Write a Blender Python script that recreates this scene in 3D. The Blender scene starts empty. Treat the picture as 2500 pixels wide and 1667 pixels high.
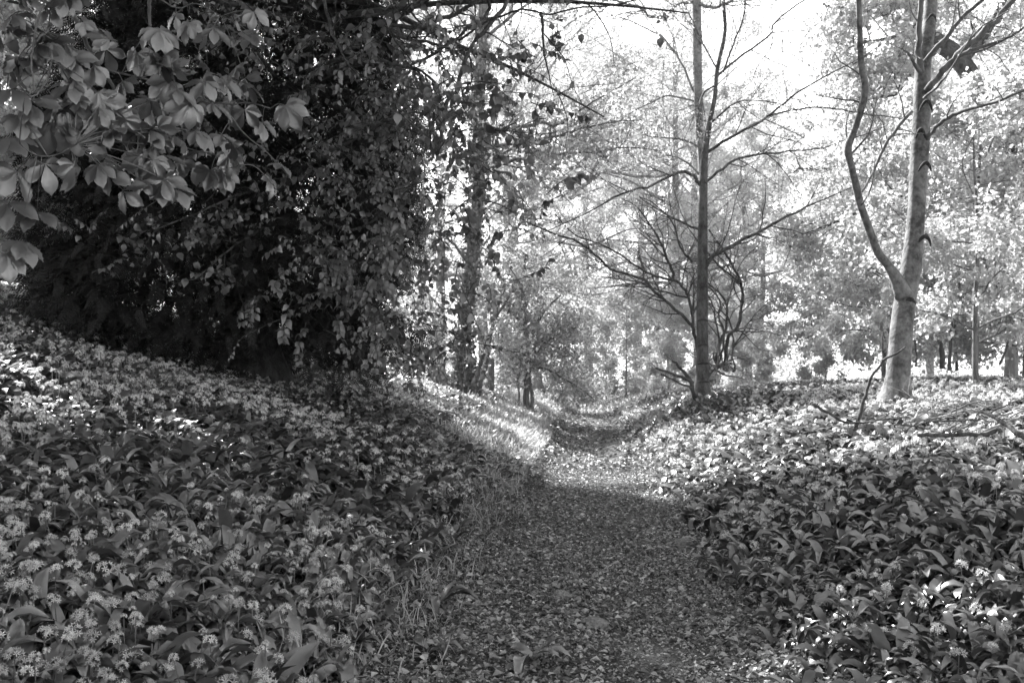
import bpy, math, random
import numpy as np
from mathutils import Vector

sc = bpy.context.scene
col = sc.collection
R = math.radians
rng = np.random.default_rng(7)
random.seed(7)

# ------------------------------------------------------------------ camera
CAM_H = 1.6
PITCH = R(2.05)
F = 2500 * 35 / 36.0                      # focal length in pixels of the 2500 px photograph
cam_d = bpy.data.cameras.new('camera')
cam = bpy.data.objects.new('camera', cam_d)
col.objects.link(cam)
cam.location = (0, 0, CAM_H)
cam.rotation_euler = (R(90) + PITCH, 0, 0)
cam_d.lens = 35
cam_d.sensor_width = 36
cam_d.clip_end = 1500
cam_d.dof.use_dof = True
cam_d.dof.focus_distance = 7.0
cam_d.dof.aperture_fstop = 5.6
sc.camera = cam

# ------------------------------------------------------------------ sky, sun, exposure
SUN_EL, SUN_AZ = R(40), R(-36)            # azimuth measured from +Y (view direction), negative = left
w = bpy.data.worlds.new("World")
sc.world = w
w.use_nodes = True
wn, wl = w.node_tree.nodes, w.node_tree.links
wn.clear()
sky = wn.new('ShaderNodeTexSky')
sky.sky_type = 'NISHITA'
sky.sun_disc = False
sky.sun_elevation = SUN_EL
sky.sun_rotation = SUN_AZ
bw = wn.new('ShaderNodeRGBToBW')
bg = wn.new('ShaderNodeBackground')
bg.inputs['Strength'].default_value = 0.15
wo = wn.new('ShaderNodeOutputWorld')
wl.new(sky.outputs[0], bw.inputs[0])
wl.new(bw.outputs[0], bg.inputs['Color'])
wl.new(bg.outputs[0], wo.inputs['Surface'])

sun_d = bpy.data.lights.new('sun', 'SUN')
sun_d.energy = 5.0
sun_d.angle = R(0.53)
sun_d.color = (1, 1, 1)
sun = bpy.data.objects.new('sun', sun_d)
col.objects.link(sun)
to_sun = Vector((math.sin(SUN_AZ) * math.cos(SUN_EL), math.cos(SUN_AZ) * math.cos(SUN_EL), math.sin(SUN_EL)))
sun.rotation_euler = to_sun.to_track_quat('Z', 'Y').to_euler()
sun.location = to_sun * 60

sc.view_settings.view_transform = 'Standard'
sc.view_settings.look = 'None'
sc.view_settings.gamma = 1
sc.view_settings.exposure = 2.42
sc.render.engine = 'CYCLES'
sc.cycles.max_bounces = 9
sc.cycles.diffuse_bounces = 5
sc.cycles.glossy_bounces = 2
sc.cycles.transmission_bounces = 5
sc.cycles.volume_bounces = 0
sc.cycles.use_denoising = True
sc.cycles.denoiser = 'OPENIMAGEDENOISE'
sc.cycles.denoising_input_passes = 'RGB_ALBEDO_NORMAL'
sc.cycles.denoising_prefilter = 'ACCURATE'
sc.cycles.sample_clamp_indirect = 6.0

# ------------------------------------------------------------------ helpers
def P(px, py, Y):
    """The point seen at pixel (px, py) of the photograph, Y metres in front of the camera."""
    x = (px - 1250) / F
    y = -(py - 833.5) / F
    dy = math.cos(PITCH) - y * math.sin(PITCH)
    dz = math.sin(PITCH) + y * math.cos(PITCH)
    t = Y / dy
    return np.array((x * t, Y, CAM_H + dz * t))

def vnoise(x, y, seed=0):
    """Smooth value noise in about -1..1, on arrays."""
    xi, yi = np.floor(x), np.floor(y)
    xf, yf = x - xi, y - yi
    u, v = xf * xf * (3 - 2 * xf), yf * yf * (3 - 2 * yf)
    def h(a, b):
        s = np.sin(a * 127.1 + b * 311.7 + seed * 74.7) * 43758.5453
        return (s - np.floor(s)) * 2 - 1
    return (h(xi, yi) * (1 - u) + h(xi + 1, yi) * u) * (1 - v) + (h(xi, yi + 1) * (1 - u) + h(xi + 1, yi + 1) * u) * v

def path_x(y):
    return 0.25 + 0.078 * y

def zg(x, y):
    """Height of the ground: a sunken path between two banks."""
    x, y = np.asarray(x, float), np.asarray(y, float)
    u = x - path_x(y)
    nar = np.clip((y - 6) / 9, 0, 1)
    al = np.maximum(-u - 1.15 + .30 * nar, 0)
    ar = np.maximum(u - 0.85 + .15 * nar, 0)
    far = np.clip((y - 40) / 25, 0, 1)
    left = (1.30 * (1 - np.exp(-al / 2.8)) + 0.075 * np.minimum(al, 14) + 0.15 * np.clip(al - 4, 0, 8)) * (1 - 0.35 * far)
    right = (1.22 * (1 - np.exp(-ar / 2.0)) + 0.012 * np.minimum(ar, 14)) * (1 - 0.35 * far)
    right = right + .32 * np.exp(-((x - 4.3) ** 2 + (y - 22.5) ** 2) / 2.4)
    near = 0.5 + 0.5 * np.clip((y - 2) / 7, 0, 1)
    left, right = left * near, right * near
    n = 0.10 * vnoise(x * 0.45, y * 0.45, 1) * np.clip((al + ar) / 1.5, 0, 1) + 0.02 * vnoise(x * 2.1, y * 2.1, 2)
    n = n + np.clip((y - 12) / 8, 0, 1) * np.clip(1.4 - np.abs(u), 0, 1) * (0.035 * vnoise(x * .7, y * 2.2, 3) + 0.02 * vnoise(x * 1.6, y * 5.5, 4))
    dish = 0.05 * np.clip(np.abs(u) / 1.0, 0, 1) ** 2
    return left + right + n + dish

def tag(o, label, cat, group=None):
    o['label'] = label
    o['category'] = cat
    if group:
        o['group'] = group

def thing(name, label, cat, loc=(0, 0, 0), rz=0.0, group=None, scale=1.0):
    o = bpy.data.objects.new(name, None)
    o.empty_display_size = 0.2
    col.objects.link(o)
    o.location = loc
    o.rotation_euler = (0, 0, rz)
    o.scale = (scale,) * 3
    tag(o, label, cat, group)
    return o

class MB:
    """Collects faces and links them as one mesh object."""
    def __init__(self):
        self.V, self.L, self.S, self.M, self.T, self.n = [], [], [], [], [], 0
    def add(self, V, faces, mat=0, tint=0.5):
        V = np.asarray(V, np.float32).reshape(-1, 3)
        L = np.concatenate([np.asarray(f, np.int32) for f in faces]) + self.n
        S = np.array([len(f) for f in faces], np.int32)
        self._push(V, L, S, np.full(len(S), mat, np.int32), np.full(len(S), tint, np.float32))
    def _push(self, V, L, S, M, T):
        self.V.append(V); self.L.append(L); self.S.append(S); self.M.append(M); self.T.append(T)
        self.n += len(V)
    def inst(self, tV, tF, Rm, T, scale=1.0, mat=0, tint=0.5):
        """N copies of template (tV, tF): Rm (N,3,3) columns = axes, T (N,3)."""
        tV = np.asarray(tV, np.float32)
        N, nv = len(T), len(tV)
        if N == 0:
            return
        Rs = Rm * np.broadcast_to(np.asarray(scale, float).reshape(-1, 1, 1), (N, 1, 1))
        V = np.einsum('nij,vj->nvi', Rs, tV) + np.asarray(T)[:, None, :]
        l = np.concatenate([np.asarray(f, np.int32) for f in tF])
        s = np.array([len(f) for f in tF], np.int32)
        L = (l[None, :] + (np.arange(N, dtype=np.int64) * nv)[:, None] + self.n).reshape(-1)
        tt = np.repeat(np.broadcast_to(np.asarray(tint, np.float32), (N,)), len(s))
        self._push(V.reshape(-1, 3).astype(np.float32), L.astype(np.int32), np.tile(s, N), np.full(N * len(s), mat, np.int32), tt)
    def tube(self, pts, rad, k=6, mat=0, tint=0.5, cap=True):
        pts = np.asarray(pts, float)
        n = len(pts)
        rad = np.broadcast_to(np.asarray(rad, float), (n,))
        d = np.gradient(pts, axis=0)
        d /= np.linalg.norm(d, axis=1)[:, None] + 1e-9
        ref = np.array((0.31, 0.95, 0.05)) if abs(d[0][2]) > 0.7 else np.array((0.02, 0.05, 1.0))
        a = np.cross(d, ref); a /= np.linalg.norm(a, axis=1)[:, None] + 1e-9
        b = np.cross(d, a)
        th = np.arange(k) * 2 * math.pi / k
        V = pts[:, None, :] + rad[:, None, None] * (np.cos(th)[None, :, None] * a[:, None, :] + np.sin(th)[None, :, None] * b[:, None, :])
        V = V.reshape(-1, 3)
        i = np.arange(n - 1)[:, None] * k
        j = np.arange(k)[None, :]
        jn = (j + 1) % k
        Q = np.stack([i + j, i + k + j, i + k + jn, i + jn], -1).reshape(-1)
        L, S = Q, np.full((n - 1) * k, 4, np.int32)
        if cap:
            L = np.concatenate([Q, np.arange(k)[::1], np.arange(k)[::-1] + (n - 1) * k])
            S = np.concatenate([S, [k, k]]).astype(np.int32)
        self._push(V.astype(np.float32), (L + self.n).astype(np.int32), S, np.full(len(S), mat, np.int32), np.full(len(S), tint, np.float32))
    def mesh(self, name, mats, smooth=True):
        me = bpy.data.meshes.new(name)
        V = np.concatenate(self.V); L = np.concatenate(self.L); S = np.concatenate(self.S)
        me.vertices.add(len(V)); me.vertices.foreach_set('co', V.reshape(-1))
        me.loops.add(len(L)); me.loops.foreach_set('vertex_index', L)
        me.polygons.add(len(S))
        me.polygons.foreach_set('loop_start', np.concatenate([[0], np.cumsum(S)[:-1]]).astype(np.int32))
        me.polygons.foreach_set('material_index', np.concatenate(self.M))
        me.polygons.foreach_set('use_smooth', np.full(len(S), smooth))
        at = me.attributes.new('tint', 'FLOAT', 'FACE')
        at.data.foreach_set('value', np.concatenate(self.T))
        for m in (mats if isinstance(mats, (list, tuple)) else [mats]):
            me.materials.append(m)
        me.update(calc_edges=True)
        return me
    def build(self, name, mats, parent=None, smooth=True):
        return link(name, self.mesh(name, mats, smooth), parent)

def link(name, me, parent=None):
    o = bpy.data.objects.new(name, me)
    col.objects.link(o)
    if parent is not None:
        o.parent = parent
    return o

def unit(v):
    v = np.asarray(v, float)
    return v / (np.linalg.norm(v, axis=-1, keepdims=True) + 1e-9)

def frames(d, n):
    """Axes with Y along d and Z near n; (N,3,3) with columns x, y, z."""
    y = unit(d)
    x = unit(np.cross(y, n))
    z = np.cross(x, y)
    return np.stack([x, y, z], -1)

def rand_dirs(N, r=rng):
    return unit(r.normal(size=(N, 3)))

def spline(pts, n):
    """Catmull-Rom through pts (any columns), n samples per span."""
    p = np.asarray(pts, float)
    p = np.vstack([2 * p[0] - p[1], p, 2 * p[-1] - p[-2]])
    out = []
    t = np.linspace(0, 1, n, endpoint=False)[:, None]
    for i in range(1, len(p) - 2):
        a, b, c, d = p[i - 1], p[i], p[i + 1], p[i + 2]
        out.append(0.5 * (2 * b + (c - a) * t + (2 * a - 5 * b + 4 * c - d) * t ** 2 + (3 * b - 3 * c + d - a) * t ** 3))
    out.append(p[-2][None])
    return np.vstack(out)

def traced(px, Y0, Y1, w0, w1, n=4, wob=0.3):
    """A limb seen in the photograph: pixel points, its depth and its width in pixels at either end -> points, radii."""
    px = np.asarray(px, float)
    s = np.concatenate([[0], np.cumsum(np.linalg.norm(np.diff(px[:, :2], axis=0), axis=1))])
    s /= s[-1]
    pts = np.array([P(p[0], p[1], Y0 + (Y1 - Y0) * t) for p, t in zip(px, s)])
    wd = px[:, 2] if px.shape[1] > 2 else w0 + (w1 - w0) * s
    rad = wd * (Y0 + (Y1 - Y0) * s) / F / 2
    q = spline(np.column_stack([pts, rad]), n)
    step = np.linalg.norm(np.diff(q[:, :3], axis=0), axis=1).mean()
    if wob:
        q[1:-1, 1] += rng.normal(size=len(q) - 2) * step * wob * 0.3
        q[1:-1, [0, 2]] += rng.normal(size=(len(q) - 2, 2)) * np.minimum(q[1:-1, 3:4] * 0.35, step * 0.1)
    return q[:, :3], np.maximum(q[:, 3], 0.0015)

def wander(p0, d0, length, n, curl=0.25, lift=0.0, r=rng):
    """A twig's polyline."""
    p = np.array(p0, float); d = unit(np.array(d0, float))
    out = [p.copy()]
    for _ in range(n):
        d = unit(d + r.normal(size=3) * curl + np.array((0, 0, lift)))
        p = p + d * length / n
        out.append(p.copy())
    return np.array(out)

def twigs(mb, pts, rad, n, length, depth, tips, k=4, spread=0.9, lift=0.05, tmin=0.15, curl=0.22, r=rng, rmin=0.002, fac=0.5):
    """Random side twigs along a limb, recursively; fills tips with (points) of the finest twigs."""
    m = len(pts)
    dirs = unit(np.gradient(pts, axis=0))
    for _ in range(n):
        t = r.uniform(tmin, 1.0) * (m - 1)
        i = min(int(t), m - 2); f = t - i
        p = pts[i] * (1 - f) + pts[i + 1] * f
        rr = rad[i] * (1 - f) + rad[i + 1] * f
        side = unit(np.cross(dirs[i], r.normal(size=3)))
        d = unit(dirs[i] * (1 - spread * 0.45) + side * spread)
        ln = length * r.uniform(0.5, 1.2) * (1 - 0.45 * t / (m - 1))
        q = wander(p, d, ln, 5, curl, lift, r)
        r0 = max(min(rr * fac, ln * 0.02), rmin)
        qr = np.linspace(r0, max(r0 * 0.35, rmin * 0.7), 6)
        mb.tube(q, qr, k, cap=False)
        if depth > 0:
            twigs(mb, q, qr, max(2, int(n * 0.45)), ln * 0.55, depth - 1, tips, 3, spread, lift, 0.2, curl, r, rmin, fac)
        else:
            tips.append(q)

# ------------------------------------------------------------------ materials (the place is photographed in black and white: everything is grey)
def nodes(name):
    m = bpy.data.materials.new(name)
    m.use_nodes = True
    nt = m.node_tree
    nt.nodes.clear()
    return m, nt.nodes, nt.links, nt.nodes.new('ShaderNodeOutputMaterial')

def g(v):
    return (v, v, v, 1)

def leaf_mat(name, lo, hi, trans=0.4, gloss=0.06, rough=0.45, tgain=1.3):
    m, N, L, out = nodes(name)
    a = N.new('ShaderNodeAttribute'); a.attribute_name = 'tint'
    mx = N.new('ShaderNodeMix'); mx.data_type = 'RGBA'
    mx.inputs['A'].default_value = g(lo); mx.inputs['B'].default_value = g(hi)
    L.new(a.outputs['Fac'], mx.inputs['Factor'])
    tex = N.new('ShaderNodeTexNoise'); tex.inputs['Scale'].default_value = 14; tex.inputs['Detail'].default_value = 3
    geo = N.new('ShaderNodeTexCoord'); L.new(geo.outputs['Object'], tex.inputs['Vector'])
    mr = N.new('ShaderNodeMapRange'); mr.inputs['From Min'].default_value = 0.3; mr.inputs['From Max'].default_value = 0.7
    mr.inputs['To Min'].default_value = 0.8; mr.inputs['To Max'].default_value = 1.2
    L.new(tex.outputs['Fac'], mr.inputs['Value'])
    mul = N.new('ShaderNodeMix'); mul.data_type = 'RGBA'; mul.blend_type = 'MULTIPLY'; mul.inputs['Factor'].default_value = 1
    L.new(mx.outputs['Result'], mul.inputs['A']); L.new(mr.outputs['Result'], mul.inputs['B'])
    df = N.new('ShaderNodeBsdfDiffuse'); L.new(mul.outputs['Result'], df.inputs['Color'])
    last = df
    if trans > 0:
        tr = N.new('ShaderNodeBsdfTranslucent')
        gm = N.new('ShaderNodeMix'); gm.data_type = 'RGBA'; gm.blend_type = 'MULTIPLY'; gm.inputs['Factor'].default_value = 1
        L.new(mul.outputs['Result'], gm.inputs['A']); gm.inputs['B'].default_value = g(tgain)
        L.new(gm.outputs['Result'], tr.inputs['Color'])
        ms = N.new('ShaderNodeMixShader'); ms.inputs[0].default_value = trans
        L.new(df.outputs[0], ms.inputs[1]); L.new(tr.outputs[0], ms.inputs[2]); last = ms
    if gloss > 0:
        gl = N.new('ShaderNodeBsdfGlossy'); gl.inputs['Color'].default_value = g(1); gl.inputs['Roughness'].default_value = rough
        m2 = N.new('ShaderNodeMixShader'); m2.inputs[0].default_value = gloss
        L.new(last.outputs[0], m2.inputs[1]); L.new(gl.outputs[0], m2.inputs[2]); last = m2
    L.new(last.outputs[0], out.inputs['Surface'])
    return m

def bark_mat(name, lo, hi, scale=6.0, stretch=0.25, bump=0.5, spots=0.0):
    m, N, L, out = nodes(name)
    tc = N.new('ShaderNodeTexCoord'); mp = N.new('ShaderNodeMapping')
    mp.inputs['Scale'].default_value = (1, 1, stretch)
    L.new(tc.outputs['Object'], mp.inputs['Vector'])
    t1 = N.new('ShaderNodeTexNoise'); t1.inputs['Scale'].default_value = scale; t1.inputs['Detail'].default_value = 6; t1.inputs['Roughness'].default_value = 0.65
    L.new(mp.outputs[0], t1.inputs['Vector'])
    t2 = N.new('ShaderNodeTexNoise'); t2.inputs['Scale'].default_value = scale * 5; t2.inputs['Detail'].default_value = 4
    L.new(mp.outputs[0], t2.inputs['Vector'])
    ad = N.new('ShaderNodeMath'); ad.operation = 'MULTIPLY_ADD'; ad.inputs[1].default_value = 0.4
    L.new(t2.outputs['Fac'], ad.inputs[0]); L.new(t1.outputs['Fac'], ad.inputs[2])
    mr = N.new('ShaderNodeMapRange'); mr.inputs['From Min'].default_value = 0.55; mr.inputs['From Max'].default_value = 0.86
    L.new(ad.outputs[0], mr.inputs['Value'])
    mx = N.new('ShaderNodeMix'); mx.data_type = 'RGBA'; mx.inputs['A'].default_value = g(lo); mx.inputs['B'].default_value = g(hi)
    L.new(mr.outputs['Result'], mx.inputs['Factor'])
    bs = N.new('ShaderNodeBsdfPrincipled'); bs.inputs['Roughness'].default_value = 0.85
    bs.inputs['Specular IOR Level'].default_value = 0.25
    L.new(mx.outputs['Result'], bs.inputs['Base Color'])
    if bump:
        bp = N.new('ShaderNodeBump'); bp.inputs['Strength'].default_value = bump; bp.inputs['Distance'].default_value = 0.035
        L.new(ad.outputs[0], bp.inputs['Height']); L.new(bp.outputs[0], bs.inputs['Normal'])
    L.new(bs.outputs[0], out.inputs['Surface'])
    return m

def soil_mat(name, lo, hi, scale):
    m, N, L, out = nodes(name)
    tc = N.new('ShaderNodeTexCoord')
    t1 = N.new('ShaderNodeTexNoise'); t1.inputs['Scale'].default_value = scale; t1.inputs['Detail'].default_value = 8; t1.inputs['Roughness'].default_value = 0.7
    v = N.new('ShaderNodeTexVoronoi'); v.inputs['Scale'].default_value = scale * 6
    t3 = N.new('ShaderNodeTexNoise'); t3.inputs['Scale'].default_value = scale * 9; t3.inputs['Detail'].default_value = 4
    for t in (t1, v, t3):
        L.new(tc.outputs['Object'], t.inputs['Vector'])
    a = N.new('ShaderNodeMath'); a.operation = 'MULTIPLY_ADD'; a.inputs[1].default_value = 0.7
    L.new(t3.outputs['Fac'], a.inputs[0]); L.new(t1.outputs['Fac'], a.inputs[2])
    mr = N.new('ShaderNodeMapRange'); mr.inputs['From Min'].default_value = 0.55; mr.inputs['From Max'].default_value = 1.15
    L.new(a.outputs[0], mr.inputs['Value'])
    mx = N.new('ShaderNodeMix'); mx.data_type = 'RGBA'; mx.inputs['A'].default_value = g(lo); mx.inputs['B'].default_value = g(hi)
    L.new(mr.outputs['Result'], mx.inputs['Factor'])
    bs = N.new('ShaderNodeBsdfPrincipled'); bs.inputs['Roughness'].default_value = 0.9; bs.inputs['Specular IOR Level'].default_value = 0.2
    L.new(mx.outputs['Result'], bs.inputs['Base Color'])
    ad = N.new('ShaderNodeMath'); ad.operation = 'ADD'
    L.new(a.outputs[0], ad.inputs[0]); L.new(v.outputs['Distance'], ad.inputs[1])
    bp = N.new('ShaderNodeBump'); bp.inputs['Strength'].default_value = 0.8; bp.inputs['Distance'].default_value = 0.03
    L.new(ad.outputs[0], bp.inputs['Height']); L.new(bp.outputs[0], bs.inputs['Normal'])
    L.new(bs.outputs[0], out.inputs['Surface'])
    return m

M_soil = soil_mat('woodland_soil', 0.012, 0.045, 3)
M_path = soil_mat('path_earth', 0.02, 0.13, 9)
M_litter = leaf_mat('leaf_litter', 0.02, 0.50, 0.1, 0.05, 0.5)
M_garlic = leaf_mat('garlic_leaf', 0.015, 0.18, 0.25, 0.10, 0.34)
M_petal = leaf_mat('garlic_petal', 0.36, 0.68, 0.35, 0.03, 0.5, 1.1)
M_stalk = leaf_mat('garlic_stalk', 0.08, 0.2, 0.2, 0.05, 0.4)
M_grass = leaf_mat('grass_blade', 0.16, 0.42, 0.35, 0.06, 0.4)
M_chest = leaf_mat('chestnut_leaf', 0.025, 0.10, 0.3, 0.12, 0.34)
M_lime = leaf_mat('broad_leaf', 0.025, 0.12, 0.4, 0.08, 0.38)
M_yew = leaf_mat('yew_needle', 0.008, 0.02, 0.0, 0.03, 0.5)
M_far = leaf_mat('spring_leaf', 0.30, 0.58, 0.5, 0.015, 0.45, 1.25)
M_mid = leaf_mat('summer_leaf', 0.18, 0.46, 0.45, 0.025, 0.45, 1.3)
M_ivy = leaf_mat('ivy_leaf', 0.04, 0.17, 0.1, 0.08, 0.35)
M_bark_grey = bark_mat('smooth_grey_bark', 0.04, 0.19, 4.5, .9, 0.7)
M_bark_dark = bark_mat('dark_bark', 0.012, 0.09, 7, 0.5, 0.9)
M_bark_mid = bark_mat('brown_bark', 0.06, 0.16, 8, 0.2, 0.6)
M_bark_far = bark_mat('lightened_far_bark', 0.14, 0.28, 8, 0.2, 0.4)  # far bark coloured paler, standing in for sun and haze on it
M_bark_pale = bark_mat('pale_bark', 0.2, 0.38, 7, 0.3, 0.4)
M_scar = bark_mat('bark_scar', 0.012, 0.035, 14, 1, 0.8)
M_dead = bark_mat('dead_wood', 0.05, 0.16, 9, 1, 0.6)
M_deadpale = bark_mat('bleached_wood', 0.2, 0.38, 9, 1, 0.6)
M_stone = soil_mat('stone', 0.10, 0.24, 6)

# ------------------------------------------------------------------ leaf templates (along +Y, normal +Z)
def t_ovate(wd=0.36, fold=0.12, droop=0.18):
    V = [(0, 0, 0), (-wd * .85, .30, fold), (0, .32, 0), (wd * .85, .30, fold), (-wd, .55, fold - droop * .25), (0, .60, -droop * .3), (wd, .55, fold - droop * .25), (0, 1, -droop)]
    Fc = [(0, 3, 2), (0, 2, 1), (2, 3, 6, 5), (1, 2, 5, 4), (5, 6, 7), (4, 5, 7)]
    return np.array(V, float), Fc
def t_kite(wd=0.34, fold=0.1):
    return np.array([(0, 0, 0), (wd, .45, fold), (0, 1, -.08), (-wd, .45, fold)], float), [(0, 1, 2), (0, 2, 3)]
def t_blade(n, wd, arch, fold=0.25, wmax=0.45, twist=0.0, wave=0.0):
    """A long arching blade of unit length: n sections, three vertices across."""
    V, Fc = [], []
    p = np.zeros(2); ang = math.pi / 2 * 0.86
    for i in range(n + 1):
        t = i / n
        wi = wd * (math.sin(math.pi * min(1, (t * 0.93 + 0.04)) ** (0.75 if wmax < .5 else 1.25))) ** 0.8 if t < 1 else 0.001
        c, s = math.cos(ang), math.sin(ang)
        up = fold * wi
        tw = twist * t
        w1, w2 = wave * math.sin(t * 11), wave * math.sin(t * 9 + 2)
        V += [(-wi * math.cos(tw), p[0] - s * up * 0, p[1] + up * c + wi * math.sin(tw) + w1 * wi * 8), (0, p[0], p[1]), (wi * math.cos(tw), p[0], p[1] + up * c - wi * math.sin(tw) + w2 * wi * 8)]
        p = p + np.array((c, s)) / n
        ang -= arch / n
    for i in range(n):
        a, b = 3 * i, 3 * i + 3
        Fc += [(a, a + 1, b + 1, b), (a + 1, a + 2, b + 2, b + 1)]
    return np.array(V, float), Fc
OV, OVF = t_ovate()
OV2, OV2F = t_ovate(0.36, 0.10, 0.34)
KT, KTF = t_kite()

# ------------------------------------------------------------------ ground and path
def grid_mesh(name, xs, ys, mat, dz=0.0, kind='structure'):
    X, Y = np.meshgrid(xs, ys)
    Z = zg(X, Y) + dz
    nx, ny = len(xs), len(ys)
    i = np.arange(ny - 1)[:, None] * nx + np.arange(nx - 1)[None, :]
    q = np.stack([i, i + 1, i + nx + 1, i + nx], -1).reshape(-1, 4)
    mb = MB()
    mb._push(np.stack([X, Y, Z], -1).reshape(-1, 3).astype(np.float32), q.reshape(-1).astype(np.int32), np.full(len(q), 4, np.int32), np.zeros(len(q), np.int32), np.full(len(q), .5, np.float32))
    o = mb.build(name, mat)
    o['kind'] = kind
    return o
xs = np.concatenate([np.linspace(-140, -30, 20), np.linspace(-29, -9, 41)[:-1], np.linspace(-9, 10, 127)[:-1], np.linspace(10, 30, 41), np.linspace(31, 140, 20)])
ys = np.concatenate([np.linspace(-40, -5, 20), np.linspace(-4, 2, 21)[:-1], np.linspace(2, 26, 261)[:-1], np.linspace(26, 60, 190), np.linspace(62, 160, 30)])
grid_mesh('ground', xs, ys, M_soil)

mb = MB()
ny, nx = 760, 15
yy = np.concatenate([np.linspace(1.5, 14, 250), np.linspace(14.1, 58, ny - 250)])
e1 = 0.16 * vnoise(yy * 1.3, yy * 0 + 3, 5) + 0.07 * vnoise(yy * 4.5, yy * 0 + 9, 6)
e2 = 0.16 * vnoise(yy * 1.3, yy * 0 + 13, 7) + 0.07 * vnoise(yy * 4.5, yy * 0 + 19, 8)
s = np.linspace(-1, 1, nx)
nr = np.clip((yy - 6) / 9, 0, 1)[:, None]
U = np.where(s[None, :] < 0, s[None, :] * (1.15 - .3 * nr + e1[:, None]), s[None, :] * (0.90 - .12 * nr + e2[:, None]))
X = path_x(yy)[:, None] + U
Y = np.repeat(yy[:, None], nx, 1)
Z = zg(X, Y) + 0.006 + 0.012 * vnoise(X * 5, Y * 5, 11) * (1 - np.abs(s)[None, :]) + 0.010 * (1 - np.abs(s)[None, :])
i = np.arange(ny - 1)[:, None] * nx + np.arange(nx - 1)[None, :]
q = np.stack([i, i + 1, i + nx + 1, i + nx], -1).reshape(-1, 4)
mb._push(np.stack([X, Y, Z], -1).reshape(-1, 3).astype(np.float32), q.reshape(-1).astype(np.int32), np.full(len(q), 4, np.int32), np.zeros(len(q), np.int32), np.full(len(q), .5, np.float32))
pth = mb.build('path', M_path)
pth['kind'] = 'structure'

def in_view(x, y, m=0.06):
    return np.abs(x / np.maximum(y, .1)) < 0.515 + m

# ------------------------------------------------------------------ leaf litter on the path (stuff)
mb = MB()
def litter(N, y0, y1, size, up):
    y = y0 + (y1 - y0) * rng.random(N) ** 1.3
    u = rng.normal(size=N) * 0.75
    u = np.where(rng.random(N) < .45, rng.uniform(-1.9, 1.5, N), u)
    x = path_x(y) + u
    worn = np.exp(-((u - .1 - .15 * vnoise(y * .8, y * 0, 91)) / .42) ** 2)
    k = in_view(x, y) & (rng.random(N) > worn * (.55 if size < .04 else .95) * (.75 + .6 * vnoise(x * 2.2, y * 1.4, 92)))
    x, y = x[k], y[k]
    n = len(x)
    nrm = unit(np.column_stack([rng.normal(size=n) * .35, rng.normal(size=n) * .35, np.ones(n)]))
    a = rng.uniform(0, 2 * math.pi, n)
    d = np.column_stack([np.cos(a), np.sin(a), rng.normal(size=n) * .2])
    z = zg(x, y) + 0.016 + rng.random(n) * up
    t = np.clip(rng.beta(1.3, 2.6, n), 0, 1)
    fr = frames(d, nrm)
    sz = size * rng.uniform(.5, 1.5, n)
    h = rng.random(n) < .5
    mb.inst(OV, OVF, fr[h], np.column_stack([x, y, z])[h], sz[h], 0, t[h])
    mb.inst(*t_kite(.3, .3), fr[~h], np.column_stack([x, y, z])[~h], sz[~h], 0, t[~h])
litter(52000, 3.0, 9, 0.024, 0.02)
litter(12000, 3.0, 8, 0.048, 0.03)
litter(26000, 8, 18, 0.038, 0.03)
litter(9000, 17, 44, 0.09, 0.04)
for _ in range(150):
    y = rng.uniform(3.5, 14); x = path_x(y) + rng.normal() * .8; a = rng.uniform(0, 6.28); ln = rng.uniform(.05, .22)
    q = np.array([(x + math.cos(a) * ln * f, y + math.sin(a) * ln * f, 0) for f in (0, .35, .7, 1)]) + rng.normal(size=(4, 3)) * (.012, .012, 0)
    q[:, 2] = zg(q[:, 0], q[:, 1]) + .03
    mb.tube(q, rng.uniform(.002, .005), 5, 0, float(rng.choice([.0, .1, .7])))
o = mb.build('leaf_litter', M_litter, smooth=False)
o['kind'] = 'stuff'

# ------------------------------------------------------------------ wild garlic carpets (stuff: ground cover)
BL = [t_blade(7, 0.125, a, .55, .45, tw, .05) for a, tw in ((1.7, .3), (2.3, -.4), (2.9, .5), (1.1, -.2), (3.4, .2))]
BLm = [t_blade(4, 0.17, a, .3) for a in (1.4, 2.1, 2.7)]
def star(np_, L, wd):
    V, Fc = [], []
    for i in range(np_):
        a = i * 2 * math.pi / np_
        c, s_ = math.cos(a), math.sin(a)
        b = len(V)
        V += [(0, 0, 0), (c * L * .5 - s_ * wd, s_ * L * .5 + c * wd, .12 * L), (c * L, s_ * L, .3 * L), (c * L * .5 + s_ * wd, s_ * L * .5 - c * wd, .12 * L)]
        Fc.append((b, b + 1, b + 2, b + 3))
    return np.array(V, float), Fc
def umbel(nf, rad, star_t, seed):
    r = np.random.default_rng(seed)
    sv, sf = star_t
    V, Fc = [], []
    for i in range(nf):
        z = 1 - 1.0 * (i + .5) / nf
        a = i * 2.39996 + r.normal() * .2
        q = math.sqrt(max(0, 1 - z * z))
        d = np.array((q * math.cos(a), q * math.sin(a), z))
        fr = frames(np.cross(d, (0.3, .5, .1))[None], d[None])[0]
        b = sum(len(v) for v in V)
        V.append(sv @ fr.T + d * rad * r.uniform(.8, 1.1))
        Fc += [tuple(j + b for j in f) for f in sf]
    return np.vstack(V), Fc
UMn = [umbel(10, 0.036, star(6, .020, .0032), s_) for s_ in range(3)]
UMm = [umbel(8, 0.036, star(5, .021, .0042), s_) for s_ in range(2)]
UMf = [umbel(6, 0.034, star(3, .026, .008), s_) for s_ in range(2)]
STK = np.array([(.004, 0, 0), (-.002, .0035, 0), (-.002, -.0035, 0), (.0025, 0, 1), (-.0012, .002, 1), (-.0012, -.002, 1)], float)
STKF = [(0, 1, 4, 3), (1, 2, 5, 4), (2, 0, 3, 5)]

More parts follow.
